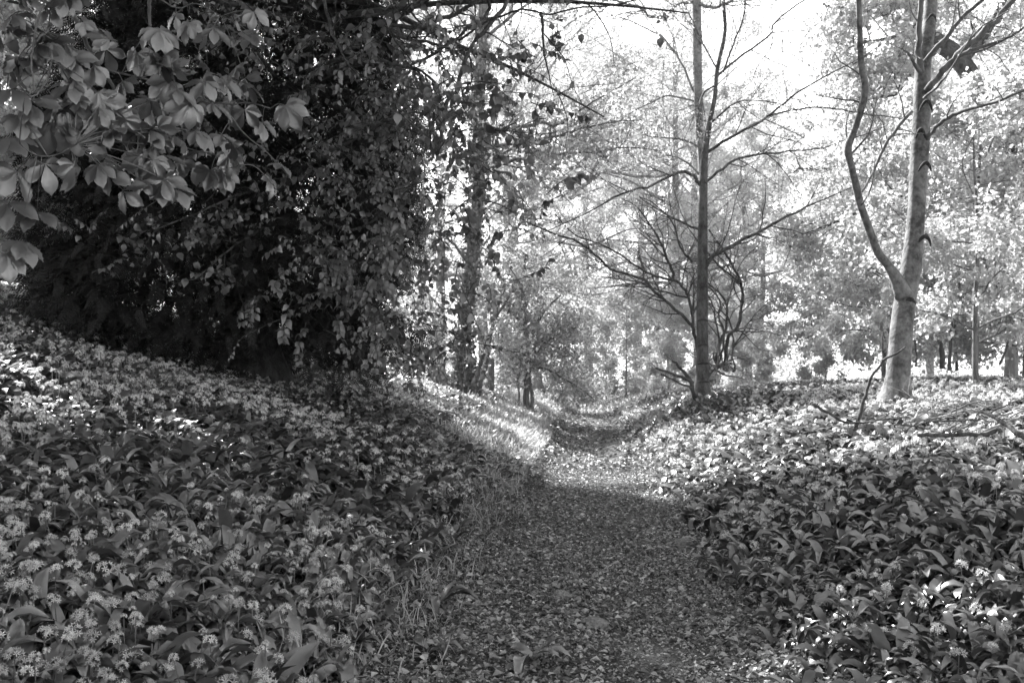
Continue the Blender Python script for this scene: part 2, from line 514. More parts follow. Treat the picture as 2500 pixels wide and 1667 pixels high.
def rz_frames(a, tilt, ta):
    """Frames: turned by a about Z, then leaning by tilt towards azimuth ta."""
    n = len(a)
    zz = np.column_stack([np.sin(tilt) * np.cos(ta), np.sin(tilt) * np.sin(ta), np.cos(tilt)])
    d = np.column_stack([np.cos(a), np.sin(a), np.zeros(n)])
    y = unit(d - (d * zz).sum(1)[:, None] * zz)
    x = np.cross(y, zz)
    return np.stack([x, y, zz], -1)

def garlic(mb, x, y, lod, pf, size=1.0):
    n = len(x)
    z = zg(x, y) - 0.01
    base = np.column_stack([x, y, z])
    bl = BL if lod == 0 else BLm
    vig = np.clip(1 + .25 * vnoise(x * .9, y * .9, 21) + .15 * rng.normal(size=n), .55, 1.5) * size
    nl = 4 if lod == 0 else 3
    for j in range(nl):
        a = rng.uniform(0, 2 * math.pi, n)
        fr = rz_frames(a, np.abs(rng.normal(size=n)) * .3, a + rng.normal(size=n) * .7)
        which = rng.integers(0, len(bl), n)
        T = base + np.column_stack([rng.normal(size=(n, 2)) * .03, np.zeros(n)])
        sz = vig * rng.uniform(.125, .245, n)
        tn = np.clip(.42 + .36 * rng.normal(size=n) + .2 * vnoise(x * .7, y * .7, 31), 0, 1)
        for k_, (tv, tf) in enumerate(bl):
            m = which == k_
            mb.inst(tv, tf, fr[m], T[m], sz[m], 0, tn[m])
    f = rng.random(n) < pf * np.clip(.7 + 1.2 * vnoise(x * .75 + 7, y * .75, 41), .08, 1.6)
    nf = int(f.sum())
    b = base[f]
    ta = rng.uniform(0, 2 * math.pi, nf); tl = np.abs(rng.normal(size=nf)) * .16
    fr = rz_frames(rng.uniform(0, 6.28, nf), tl, ta)
    h = vig[f] * (.075 + .135 * rng.beta(1.6, 1.6, nf))
    frs = fr.copy(); frs[:, :, 2] *= h[:, None]
    frs[:, :, :2] *= 1.0 if lod == 0 else 1.6
    mb.inst(STK, STKF, frs, b, 1.0, 2, rng.random(nf))
    top = b + fr[:, :, 2] * h[:, None]
    um = (UMn, UMm, UMf)[lod]
    which = rng.integers(0, len(um), nf)
    us = .30 + .68 * rng.beta(1.5, 1.3, nf)
    fru = rz_frames(rng.uniform(0, 6.28, nf), np.abs(rng.normal(size=nf)) * .35, rng.uniform(0, 6.28, nf))
    for k_, (tv, tf) in enumerate(um):
        m = which == k_
        mb.inst(tv, tf, fru[m], top[m], us[m] * (1.0, 1.1, 1.25)[lod], 1, rng.random(int(m.sum())))

def patch(x0, x1, y0, y1, dens, keep):
    n = int((x1 - x0) * (y1 - y0) * dens)
    x = rng.uniform(x0, x1, n); y = rng.uniform(y0, y1, n)
    k = keep(x, y) & in_view(x, y, .1)
    return x[k], y[k]
def edge_l(x, y):
    u = x - path_x(y)
    return u < -1.25 + .25 * np.clip((y - 6) / 9, 0, 1) - .30 * (0.5 + .5 * vnoise(y * 1.1, y * 0, 51)) - np.abs(rng.normal(size=len(x))) * .28
def edge_r(x, y):
    u = x - path_x(y)
    return u > 0.72 - .1 * np.clip((y - 6) / 9, 0, 1) + .22 * (0.5 + .5 * vnoise(y * 1.2, y * 0 + 5, 52)) + np.abs(rng.normal(size=len(x))) * .16
def lit_gap(x, y):
    """the left bank's rim beside the path is grass, not garlic, from about 17 m on"""
    u = x - path_x(y)
    return ~((y > 15) & (u > -2.6 - .03 * (y - 15)))
GARLIC = [M_garlic, M_petal, M_stalk]
mb = MB()
for (y0, y1, dens, lod, pf) in ((2.0, 8.5, 150, 0, .5), (8.5, 15, 120, 1, .55), (15, 24, 64, 2, .5), (24, 46, 18, 2, .6)):
    x, y = patch(-1.0 - .6 * y1, 2.0, y0, y1, dens, lambda x, y: edge_l(x, y) & lit_gap(x, y))
    garlic(mb, x, y, lod, pf)
o = mb.build('wild_garlic_carpet', GARLIC)
o['kind'] = 'stuff'
mb = MB()
for (y0, y1, dens, lod, pf) in ((2.0, 8.5, 150, 0, .2), (8.5, 15, 115, 1, .32), (15, 24, 42, 2, .6), (24, 48, 20, 2, .8)):
    x, y = patch(.8, 1.0 + .6 * y1, y0, y1, dens, edge_r)
    garlic(mb, x, y, lod, pf, 1.0)
o = mb.build('wild_garlic_carpet', GARLIC)
o['kind'] = 'stuff'

# ------------------------------------------------------------------ grass on the path's edges (stuff)
GB = [t_blade(4, .018, a, .2) for a in (.8, 1.6, 2.3)]
mb = MB()
def grass(N, y0, y1, ufun, size, wd=1.0):
    y = rng.uniform(y0, y1, N)
    x = path_x(y) + ufun(N)
    k = in_view(x, y); x, y = x[k], y[k]
    n = len(x)
    a = rng.uniform(0, 6.28, n)
    fr = rz_frames(a, np.abs(rng.normal(size=n)) * .35, rng.uniform(0, 6.28, n))
    fr[:, :, 0] *= wd
    which = rng.integers(0, 3, n)
    for k_, (tv, tf) in enumerate(GB):
        m = which == k_
        mb.inst(tv, tf, fr[m], np.column_stack([x, y, zg(x, y)])[m], (size * rng.uniform(.5, 1.4, n))[m], 0, rng.random(n)[m])
grass(1500, 3, 12, lambda n: -1.45 + rng.normal(size=n) * .22, .16, 1.0)
grass(6000, 12, 24, lambda n: -1.15 - np.abs(rng.normal(size=n)) * .8, .17, 1.8)
grass(12000, 17, 44, lambda n: -1.35 - np.abs(rng.normal(size=n)) * 1.3, .2, 2.5)
grass(3500, 18, 46, lambda n: .95 + np.abs(rng.normal(size=n)) * .4, .18, 2.5)
grass(2500, 42, 52, lambda n: rng.normal(size=n) * 1.2, .3, 3.5)
grass(2500, 3, 13, lambda n: np.where(rng.random(n) < .5, -1.25, .95) + rng.normal(size=n) * .3, .08, 1.0)
o = mb.build('grass', M_grass)
o['kind'] = 'stuff'

# ------------------------------------------------------------------ tree maker
def make_tree(seed, H, cr, base, r0, n_limb, n_leaf, leaf, shape='round', lift=.02, leafT=(KT, KTF), lean=.04, sub=6, limb_up=.5, flat=.6):
    """Wood and leaves of one tree in its own coordinates: three MBs (trunk, branches, crown)."""
    r = np.random.default_rng(seed)
    T, B, C = MB(), MB(), MB()
    n = 12
    z = np.linspace(-.3, H * .93, n)
    px = np.cumsum(r.normal(size=n) * lean * H / n) ; py = np.cumsum(r.normal(size=n) * lean * H / n)
    px -= px[0]; py -= py[0]
    tp = spline(np.column_stack([px, py, z]), 2)
    tr = r0 * (1 - .9 * np.linspace(0, 1, len(tp)) ** 1.1) * (1 + .5 * np.exp(-np.linspace(0, 1, len(tp)) * H / .35))
    T.tube(tp, tr, 9)
    tips = []
    for i in range(n_limb):
        f = (i + .5) / n_limb
        zz = base + (H * .92 - base) * f
        j = np.argmin(np.abs(tp[:, 2] - zz))
        if shape == 'round':
            prof = math.sqrt(max(.05, 1 - (2 * f - .85) ** 2 * .85))
        elif shape == 'cone':
            prof = 1 - .8 * f
        else:
            prof = .55 + .45 * f
        a = i * 2.39996 + r.normal() * .35
        el = limb_up * (.4 + f) + r.normal() * .12
        d = (math.cos(a) * math.cos(el), math.sin(a) * math.cos(el), math.sin(el))
        ln = cr * prof * r.uniform(.8, 1.15)
        q = spline(wander(tp[j], d, ln, 6, .16, lift, r), 2)
        rr = np.linspace(max(tr[j] * .45, .012), .008, len(q))
        B.tube(q, rr, 5, cap=False)
        twigs(B, q, rr, sub, ln * .5, 1, tips, 4, .95, lift * .5, .2, .2, r, .004)
        tips.append(q[len(q) // 2:])
    tips.append(tp[-6:])
    pts = np.vstack(tips)
    idx = r.integers(0, len(pts), n_leaf)
    pos = pts[idx] + r.normal(size=(n_leaf, 3)) * leaf * np.array((1.3, 1.3, .9))
    outw = unit(pos - np.array((0, 0, base + (H - base) * .45)))
    nrm = unit(r.normal(size=(n_leaf, 3)) * .55 + np.array((0, 0, flat)) + outw * .25)
    d = unit(r.normal(size=(n_leaf, 3)) + outw * .8 - np.array((0, 0, .35)))
    cl = vnoise(pos[:, 0] * .8 + pos[:, 2] * .5, pos[:, 1] * .8 - pos[:, 2] * .6, seed)
    C.inst(leafT[0], leafT[1], frames(d, nrm), pos, leaf * r.uniform(.6, 1.35, n_leaf), 0, np.clip(.5 + .2 * cl + .22 * r.normal(size=n_leaf), 0, 1))
    return T, B, C

def tree_meshes(kind, bark, leafm, **kw):
    T, B, C = make_tree(**kw)
    return T.mesh('trunk', bark), B.mesh('branches', bark), C.mesh('crown', leafm, False)

def plant_tree(name, meshes, x, y, label, cat, rz=0, s=1.0, group=None, dz=0.0):
    t = thing(name, label, cat, (x, y, float(zg(x, y)) + dz), rz, group, s)
    link('trunk', meshes[0], t)
    link('branches', meshes[1], t)
    link('crown', meshes[2], t)
    return t

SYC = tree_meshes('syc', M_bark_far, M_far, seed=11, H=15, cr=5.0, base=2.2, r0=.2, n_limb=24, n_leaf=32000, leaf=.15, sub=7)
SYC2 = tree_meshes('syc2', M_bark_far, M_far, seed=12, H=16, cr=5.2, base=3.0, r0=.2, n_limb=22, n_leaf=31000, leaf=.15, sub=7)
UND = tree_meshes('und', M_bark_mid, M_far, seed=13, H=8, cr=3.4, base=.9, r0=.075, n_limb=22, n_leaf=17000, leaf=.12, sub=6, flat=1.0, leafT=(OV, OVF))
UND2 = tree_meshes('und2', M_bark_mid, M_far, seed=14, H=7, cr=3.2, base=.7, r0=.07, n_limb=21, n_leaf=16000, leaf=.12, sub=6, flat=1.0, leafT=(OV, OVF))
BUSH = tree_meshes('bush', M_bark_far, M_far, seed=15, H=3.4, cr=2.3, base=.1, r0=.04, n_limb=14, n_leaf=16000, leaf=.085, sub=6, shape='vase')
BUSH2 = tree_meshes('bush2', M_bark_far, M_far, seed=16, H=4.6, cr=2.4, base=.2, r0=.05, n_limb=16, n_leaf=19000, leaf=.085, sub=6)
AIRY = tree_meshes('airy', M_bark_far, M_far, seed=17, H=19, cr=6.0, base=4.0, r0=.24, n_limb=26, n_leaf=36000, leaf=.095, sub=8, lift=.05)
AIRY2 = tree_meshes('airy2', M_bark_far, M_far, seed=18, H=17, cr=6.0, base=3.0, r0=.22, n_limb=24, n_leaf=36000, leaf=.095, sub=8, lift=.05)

CANOPY = tree_meshes('canopy', M_bark_mid, M_mid, seed=19, H=14.5, cr=5.2, base=6.2, r0=.2, n_limb=20, n_leaf=42000, leaf=.17, sub=7)  # high crown added above the frame to shade the left bank
# trees and bushes beyond the path: name, meshes, x, y, turn, size, label
BACK = [
    ('sycamore_tree', SYC, 15.5, 31, .3, 1.0), ('sycamore_tree', SYC2, 22, 38, 1.3, 1.05), ('sycamore_tree', SYC, 18, 46, 2.2, 1.1), ('sycamore_tree', SYC2, 27, 50, 4.0, 1.1),
    ('young_sycamore', UND, 9.6, 20.5, .5, .85), ('young_sycamore', UND2, 12.4, 24, 1.9, 1.0), ('young_sycamore', UND, 15.5, 28, 3.2, 1.1), ('young_sycamore', UND2, 11.3, 30, 4.3, 1.1),
    ('young_sycamore', UND, 13.5, 36, 5.3, 1.2), ('young_sycamore', UND2, 18.5, 33, .2, 1.2),
    ('tall_ash', AIRY, .4, 50, 0, 1.0), ('tall_ash', AIRY2, 8.4, 57, 1.2, 1.0), ('tall_ash', AIRY, 13, 70, 4.4, .75),
    ('sycamore_tree', SYC, -2.4, 33, 5.0, .95), ('sycamore_tree', SYC, -15.4, 33, 1.7, 1.0), ('sycamore_tree', SYC2, -12, 25, 2.9, 1.0),
    ('young_sycamore', UND, -6.8, 26, 3.9, .8), ('young_sycamore', UND2, -9.0, 27, .4, 1.0), ('young_sycamore', UND, -8.8, 20.5, 1.4, .8),
    ('leafy_bush', BUSH, 3.4, 54, 0, 1.2), ('leafy_bush', BUSH2, 6.2, 54, 1, 1.2), ('leafy_bush', BUSH, 6.6, 42, 2, 1.0), ('leafy_bush', BUSH, -.2, 46, 3, 1.1), ('leafy_bush', BUSH2, 9.0, 44, 4, 1.0), ('leafy_bush', BUSH, 11.5, 48, 5, 1.1),
    ('leafy_bush', BUSH2, -3.6, 38, .5, 1.1), ('leafy_bush', BUSH, 7.2, 31, 1.7, .75), ('leafy_bush', BUSH, 14.8, 47, 2.9, 1.2),
]
BACK += [('tall_ash', AIRY, 1.4, 53, 1.4, 1.25), ('tall_ash', AIRY2, 5.0, 66, 2.9, 1.5), ('leafy_bush', BUSH2, -9.3, 17.8, .4, 1.2), ('young_sycamore', UND, -13.5, 26, 1.4, 1.0), ('tall_ash', AIRY, 9.2, 46, .4, .76), ('tall_ash', AIRY2, 11.6, 49, 2.4, .8), ('tall_ash', AIRY, 13.4, 54, 3.4, .85), ('tall_ash', AIRY2, 7.4, 45.5, 4.4, 1.2), ('tall_ash', AIRY, 9.8, 53, 5.4, 1.25), ('tall_ash', AIRY, 15, 73, .2, .95), ('tall_ash', AIRY2, 19.5, 78, 1.2, .9), ('leafy_bush', BUSH, -3.9, 22.5, 2.2, .8), ('young_sycamore', UND, -10.6, 20, 2.2, 1.0), ('leafy_bush', BUSH, -7.4, 16.5, 1.2, .9), ('leafy_bush', BUSH, 4.6, 58, 1.2, 1.3), ('leafy_bush', BUSH2, 2.0, 56, 4.2, 1.3), ('leafy_bush', BUSH, 8.0, 58, 3.2, 1.4), ('tall_ash', AIRY, -1.2, 44, .7, 1.1), ('tall_ash', AIRY2, 2.2, 63, 1.7, 1.4), ('tall_ash', AIRY, 8.8, 69, 2.7, 1.35), ('tall_ash', AIRY2, 10.5, 66, 3.7, 1.2),
         ('sycamore_tree', SYC2, 26, 62, .9, 1.3), ('sycamore_tree', SYC, 33, 60, 1.9, 1.3), ('young_sycamore', UND2, 16.5, 42, 2.9, 1.3), ('young_sycamore', UND, 21, 30, 3.9, 1.1)]
BACK += [('added_shade_tree', CANOPY, -9.3, 12.6, 1.1, 1.0), ('added_shade_tree', CANOPY, -8.6, 7.0, 3.1, .95), ('added_shade_tree', CANOPY, -13.0, 18.0, 5.1, 1.0), ('sycamore_tree', SYC2, -9.5, 4.0, 2.1, .95), ('sycamore_tree', SYC, -15, 16, 3.1, 1.0), ('sycamore_tree', SYC2, -6.5, -4, 4.1, 1.0),  # trees added outside the frame to shade the foreground and the yew
         ('sycamore_tree', SYC, 1.5, -7, 5.1, 1.0), ('sycamore_tree', SYC2, 8.5, -3.5, .1, 1.0), ('sycamore_tree', SYC, 11, 6, .7, .9)]  # these too are unseen, added to cut the sky light
BACK_LABELS = [
    'tall pale leaved tree in the wood just behind the slim pale trunk',
    'tall pale tree at the right edge, behind the low leafy trees',
    'tall sunlit tree directly behind the smooth grey forked tree',
    'farthest tall sunlit tree at the right edge of the wood',
    'nearest low leafy tree in the wood, around the slim pale trunk',
    'low leafy tree filling the right edge behind the dead branch pile',
    'mid sized leafy tree at right edge, behind the nearest low leafy one',
    'bright leafy young tree right behind the foot of the smooth grey tree',
    'taller young tree behind the bright leafy one at the smooth grey tree',
    'leafy young tree deep in the wood at the right edge',
    'airy pale tree left of the path end, over the hawthorn',
    'airy pale tree in the gap just left of the slender dark tree',
    'small far tree hidden behind the slender dark tree under the bright sky',
    'leafy tree just left of the ivy clad trunk, beyond the yew',
    'tall leafy tree far behind the yew near the upper left corner',
    'bright leafy tree behind the horse chestnut leaves in the upper left corner',
    'leafy young tree hidden behind the right half of the black yew',
    'leafy young tree hidden behind the middle of the black yew',
    'leafy young tree showing at the left flank of the black yew',
    'low pale bush in the bright opening at the very end of the path',
    'pale bush just right of the path end, left of the broken stump',
    'low pale bush beside the coppice, behind the broken stump',
    'pale bush left of the path end, behind the hawthorn foot',
    'rounded bush behind the foot of the slender tree and coppice',
    'low bush in the bright clearing right of the coppice',
    'bush beyond the yew, left of the birch stems',
    'small low bush on the bank just right of the bare coppice',
    'bright bush under the bright gap left of the smooth grey tree',
    'tall airy tree behind the hawthorn, left of the path opening',
    'tallest airy tree straight above the end of the path',
    'dark leafy bush at the left edge beside the yew foot',
    'leafy young tree at the far left edge behind the yew',
    'short airy tree just right of the slender tree, mid height',
    'airy tree above the clearing, between the slender and smooth grey trees',
    'airy tree behind the clearing, its top below the bright sky gap',
    'airy tree rising behind the left branches of the slender tree',
    'tall airy tree hidden close behind the slender dark trunk',
    'far low topped tree under the bright sky right of the slender tree',
    'farthest airy tree on the skyline below the bright sky gap',
    'low bush lit through the gap under the yew\'s right side',
    'leafy young tree cut by the left edge beside the yew',
    'low bush at the left edge on the crest of the garlic bank',
    'farthest low bush above the end of the path, slightly right',
    'low bush above the end of the path, slightly left',
    'far bush behind the left stems of the bare coppice',
    'airy tree just right of the ivy clad trunk, beyond the hawthorn',
    'far tall tree left of the tallest one above the path',
    'far tall tree between the path end and the slender tree',
    'far airy tree behind the pale tall trunk and slender tree',
    'far tall tree behind the smooth grey trunk, deepest in the wood',
    'far tall tree in the deepest part of the wood at right edge',
    'young leafy tree behind the kinked side stem of the smooth tree',
    'young leafy tree just outside the right edge of the wood',
    'added high crowned shade tree outside the left edge, nearest to the yew',
    'added high crowned shade tree outside the left edge, beside the horse chestnut',
    'added high crowned shade tree outside the left edge, behind the yew',
    'added leafy shade tree outside the left edge, close to the camera',
    'added leafy shade tree outside the left edge, farther up the bank',
    'added leafy shade tree behind the camera on the left bank',
    'added leafy shade tree standing over the path behind the camera',
    'added leafy shade tree behind the camera on the right bank',
    'added leafy shade tree outside the right edge, above the near garlic']
for i, (nm, ms, x, y, rz, s_) in enumerate(BACK):
    plant_tree(nm, ms, x, y, BACK_LABELS[i], 'bush' if nm == 'leafy_bush' else 'tree', rz, s_, 'bushes beyond the path' if nm == 'leafy_bush' else 'trees of the surrounding wood')

# ------------------------------------------------------------------ far woodland closing the view (stuff)
mb = MB()
N = 130000
a = rng.uniform(-.62, .62, N)
dist = rng.uniform(78, 100, N)
x = a * dist; y = dist
hmax = 13 + 4 * vnoise(x * .12, y * 0, 61) + 1.5 * vnoise(x * .6, y * .1, 62)
gap = np.exp(-((a - .265) / .055) ** 2)
hmax = hmax * (1 - .55 * gap) + 4 * np.clip((-a - .1) * 2, 0, 1)
z = rng.random(N) ** .8 * hmax
nrm = unit(rng.normal(size=(N, 3)) * .6 + (0, 0, .7)); d = rand_dirs(N)
mb.inst(KT, KTF, frames(d, nrm), np.column_stack([x, y, z]), .27 * rng.uniform(.6, 1.3, N), 0, np.clip(.5 + .3 * rng.normal(size=N), 0, 1))
o = mb.build('distant_woodland', M_far, smooth=False)
o['kind'] = 'stuff'

# ------------------------------------------------------------------ right-hand sycamore with a forked stem
YT = 14.0
t = thing('smooth_barked_tree', 'tall smooth grey tree with dark eyebrow scars and a kinked side stem', 'tree', P(2191, 945, YT))
def local(t, pts):
    return np.asarray(pts) - np.array(t.location)
mb = MB()
pts, rad = traced([(2186, 990, 96), (2190, 950, 70), (2194, 905, 57), (2201, 806, 54), (2210, 730, 51), (2221, 672, 50), (2230, 600, 45), (2237, 519, 41), (2241, 447, 42), (2247, 340, 44), (2251, 255, 41), (2253, 170, 38), (2262, 100, 34), (2270, 42, 31), (2273, -60, 30), (2268, -300, 24)], YT, YT + .4, 0, 0, 5, 0)
mb.tube(local(t, pts), rad, 20)
mb.build('trunk', M_bark_grey, t)
mb = MB(); tips = []
stem, srad = traced([(2207, 722, 44), (2186, 676, 30), (2166, 645, 21), (2143, 615, 20), (2120, 554, 19), (2101, 500, 18), (2095, 476, 19), (2078, 404, 17), (2070, 361, 19), (2087, 315, 16), (2112, 225, 18), (2102, 153, 15), (2098, 43, 14), (2093, -60, 13), (2080, -240, 9)], YT, YT - .8, 0, 0, 4, 0)
mb.tube(local(t, stem), srad, 12)
mb.build('side_stem', M_bark_grey, t)
mb = MB()
for pxs, Y1, w0, w1, *y0_ in (
    ([(2104, 470), (2130, 425), (2155, 366), (2189, 315), (2227, 272)], YT, 5, 9),
    ([(2262, 222), (2308, 166), (2351, 123), (2414, 64), (2478, 0), (2560, -90)], YT - 1, 17, 12),
    ([(2258, 150), (2274, 132), (2308, 94), (2351, 43), (2397, 0), (2450, -60)], YT - .8, 12, 8),
    ([(2250, 175), (2244, 140), (2244, 77), (2249, 0), (2255, -90)], YT - .5, 16, 10),
    ([(2248, 178), (2232, 157), (2219, 132), (2206, 124)], YT - .4, 12, 4),
    ([(2260, 340), (2272, 328), (2308, 293), (2351, 270), (2436, 247), (2500, 221), (2580, 190)], YT - 2, 11, 7),
    ([(2340, 138), (2370, 122), (2420, 108), (2470, 88), (2500, 66)], YT - 1, 10, 5, YT - .33),
    ([(2255, 240), (2300, 200), (2340, 140), (2370, 90), (2385, 60)], YT - 1.4, 6, 2, YT + .1)):
    p_, r_ = traced(pxs, y0_[0] if y0_ else YT + .1, Y1, w0, w1, 4)
    mb.tube(local(t, p_), r_, 8)
    twigs(mb, local(t, p_), r_, 5, 1.0, 1, tips, 4, .8, .05, .3, .2, rng, .003)
twigs(mb, local(t, stem), srad, 9, 1.1, 1, tips, 4, .9, .05, .35, .2, rng, .003)
mb.build('branches', M_bark_mid, t)
for (px, py, wpx, hpx, th) in ((2255, 252, 19, 26, 5.5), (2240, 322, 12, 20, 7), (2252, 402, 18, 20, 6), (2250, 580, 22, 24, 6), (2210, 733, 20, 12, 9), (2270, 42, 14, 16, 4)):
    s_ = MB()
    sc_ = YT / F
    c = local(t, P(px, py, YT + .1))
    rr = np.interp(P(px, py, YT)[2], pts[:, 2], rad)
    qs = []
    for a in np.linspace(-1, 1, 15):
        ph = a * min(1.05, wpx * sc_ / rr * 1.1)
        qs.append(c + np.array((rr * math.sin(ph) * .94, -rr * math.cos(ph) * .94, -abs(a) ** 1.6 * hpx * sc_)))
    s_.tube(qs, th * sc_ * .85 * (1 - .75 * np.abs(np.linspace(-1, 1, 15)) ** 1.5), 7)
    s_.build('branch_scar', M_scar, t)

# ------------------------------------------------------------------ slender dark tree beside the path, and the trunk behind it
YC = 22.5
t = thing('slender_tree', 'slender dark tree with wide thin bare branches on the right edge of the path', 'tree', P(1716, 960, YC))
mb = MB()
pts, rad = traced([(1713, 1000, 74), (1714, 970, 52), (1715, 940, 38), (1715, 900, 32), (1715, 840, 28), (1714, 760, 28), (1715, 667, 26), (1716, 532, 23), (1717, 447, 21), (1721, 374, 17), (1734, 293, 12), (1745, 238, 11), (1751, 170, 10), (1770, 77, 9), (1766, 0, 9), (1770, -120, 7), (1764, -300, 4)], YC, YC, 0, 0, 5, .0)
mb.tube(local(t, pts), rad, 14)
slp, slr = pts, rad
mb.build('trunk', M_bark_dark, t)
mb = MB(); tips = []
for pxs, Y1, w0, w1, *y0_ in (
    ([(1712, 452), (1702, 444), (1693, 430), (1662, 421), (1594, 451), (1521, 472), (1434, 519), (1370, 549), (1310, 575)], YC - 1.5, 9, 2),
    ([(1724, 374), (1776, 340), (1861, 293), (1900, 264), (1968, 213), (2095, 145), (2150, 110)], YC - 2, 8, 2),
    ([(1765, 346), (1883, 283), (1968, 266), (2027, 264), (2095, 276), (2223, 293), (2290, 305)], YC - 1, 6, 2, YC - .25),
    ([(1722, 445), (1776, 402), (1819, 383), (1925, 370), (2010, 361), (2066, 340)], YC + 1, 8, 2),
    ([(1719, 655), (1734, 634), (1747, 621), (1798, 595), (1883, 549), (1968, 506), (2087, 455)], YC - 1.5, 12, 2),
    ([(1752, 185), (1815, 132), (1883, 85), (1891, 55), (1964, 0), (2010, -40)], YC + 1, 7, 3),
    ([(1765, 178), (1790, 110), (1815, 42), (1819, 0), (1830, -60)], YC - .6, 5, 3),
    ([(1749, 166), (1713, 102), (1690, 50), (1660, -10)], YC + .6, 4, 2),
    ([(1736, 300), (1798, 251), (1861, 247), (1904, 253)], YC - 1, 5, 2),
    ([(1748, 210), (1720, 225), (1704, 270), (1702, 310)], YC - .5, 6, 3),
    ([(1888, 85), (1880, 120), (1850, 160), (1835, 200), (1810, 210)], YC + 1, 3, 1.5, YC + .62),
    ([(1872, 375), (1900, 400), (1930, 440), (1950, 470)], YC + .8, 3, 1.5, YC + .43)):
    p_, r_ = traced(pxs, y0_[0] if y0_ else YC, Y1, w0, w1, 4)
    mb.tube(local(t, p_), r_, 6)
    twigs(mb, local(t, p_), r_, 9, 2.0, 2, tips, 4, .75, .03, .2, .16, rng, .003)
mb.build('branches', M_bark_dark, t)
mb = MB()
tp = np.vstack(tips); N = 2600
pos = tp[rng.integers(0, len(tp), N)] + rng.normal(size=(N, 3)) * .06
mb.inst(KT, KTF, frames(rand_dirs(N), unit(rng.normal(size=(N, 3)) * .5 + (0, 0, 1))), pos, .065 * rng.uniform(.5, 1.3, N), 0, rng.random(N))
mb.build('crown', M_mid, t, False)

for (py_, hp, th) in ((780, 4, 7), (840, 5, 6), (885, 3, 9), (930, 4, 6), (700, 4, 5), (447, 6, 5)):
    c = local(t, np.array([np.interp(P(1715, py_, YC)[2], slp[:, 2], slp[:, k_]) for k_ in range(3)]))
    rr = np.interp(P(1715, py_, YC)[2], slp[:, 2], slr)
    qs = [c + np.array((rr * math.sin(ph) * .97, -rr * math.cos(ph) * .97, -abs(ph) ** 1.5 * hp * YC / F)) for ph in np.linspace(-1.1, 1.1, 11)]
    s_ = MB(); s_.tube(qs, th * YC / F * .5 * (1 - .7 * np.abs(np.linspace(-1, 1, 11)) ** 1.5), 6)
    s_.build('branch_scar', M_scar, t)
YB = 29.0
t = thing('tall_tree', 'tall pale trunk rising behind the slender dark tree to the top of the picture', 'tree', P(1716, 950, YB))
mb = MB()
pts, rad = traced([(1716, 985, 26), (1716, 900, 22), (1716, 600, 20), (1714, 404, 19), (1708, 319, 20), (1704, 221, 22), (1702, 128, 23), (1700, 0, 23), (1696, -200, 20), (1690, -420, 12)], YB, YB, 0, 0, 5, 0)
mb.tube(local(t, pts), rad, 12)
mb.build('trunk', M_bark_grey, t)
mb = MB(); tips = []
for pxs, Y1, w0, w1, *y0_ in (
    ([(1698, 232), (1662, 149), (1619, 94), (1564, 64), (1500, 38), (1430, 20)], YB + 2, 6, 2),
    ([(1706, 250), (1636, 234), (1600, 246), (1540, 275), (1500, 302), (1440, 330)], YB + 1, 5, 2),
    ([(1708, 360), (1662, 340), (1585, 332), (1530, 302), (1470, 290)], YB - 1, 5, 2),
    ([(1710, 430), (1670, 391), (1598, 370), (1521, 340), (1450, 335)], YB + 1.5, 5, 2),
    ([(1700, 5), (1655, 13), (1629, 40), (1587, 42), (1566, 21), (1515, 4), (1450, -10)], YB - 2, 9, 4),
    ([(1702, 5), (1744, 19), (1783, 4), (1830, -30)], YB - 2, 9, 5)):
    p_, r_ = traced(pxs, YB, Y1, w0, w1, 4)
    mb.tube(local(t, p_), r_, 6)
    twigs(mb, local(t, p_), r_, 12, 2.2, 2, tips, 4, .75, .04, .15, .16, rng, .004)
mb.build('branches', M_bark_mid, t)
mb = MB()
tp = np.vstack(tips); N = 3500
pos = tp[rng.integers(0, len(tp), N)] + rng.normal(size=(N, 3)) * .1
mb.inst(KT, KTF, frames(rand_dirs(N), unit(rng.normal(size=(N, 3)) * .5 + (0, 0, 1))), pos, .08 * rng.uniform(.6, 1.3, N), 0, rng.random(N))
mb.build('crown', M_far, t, False)

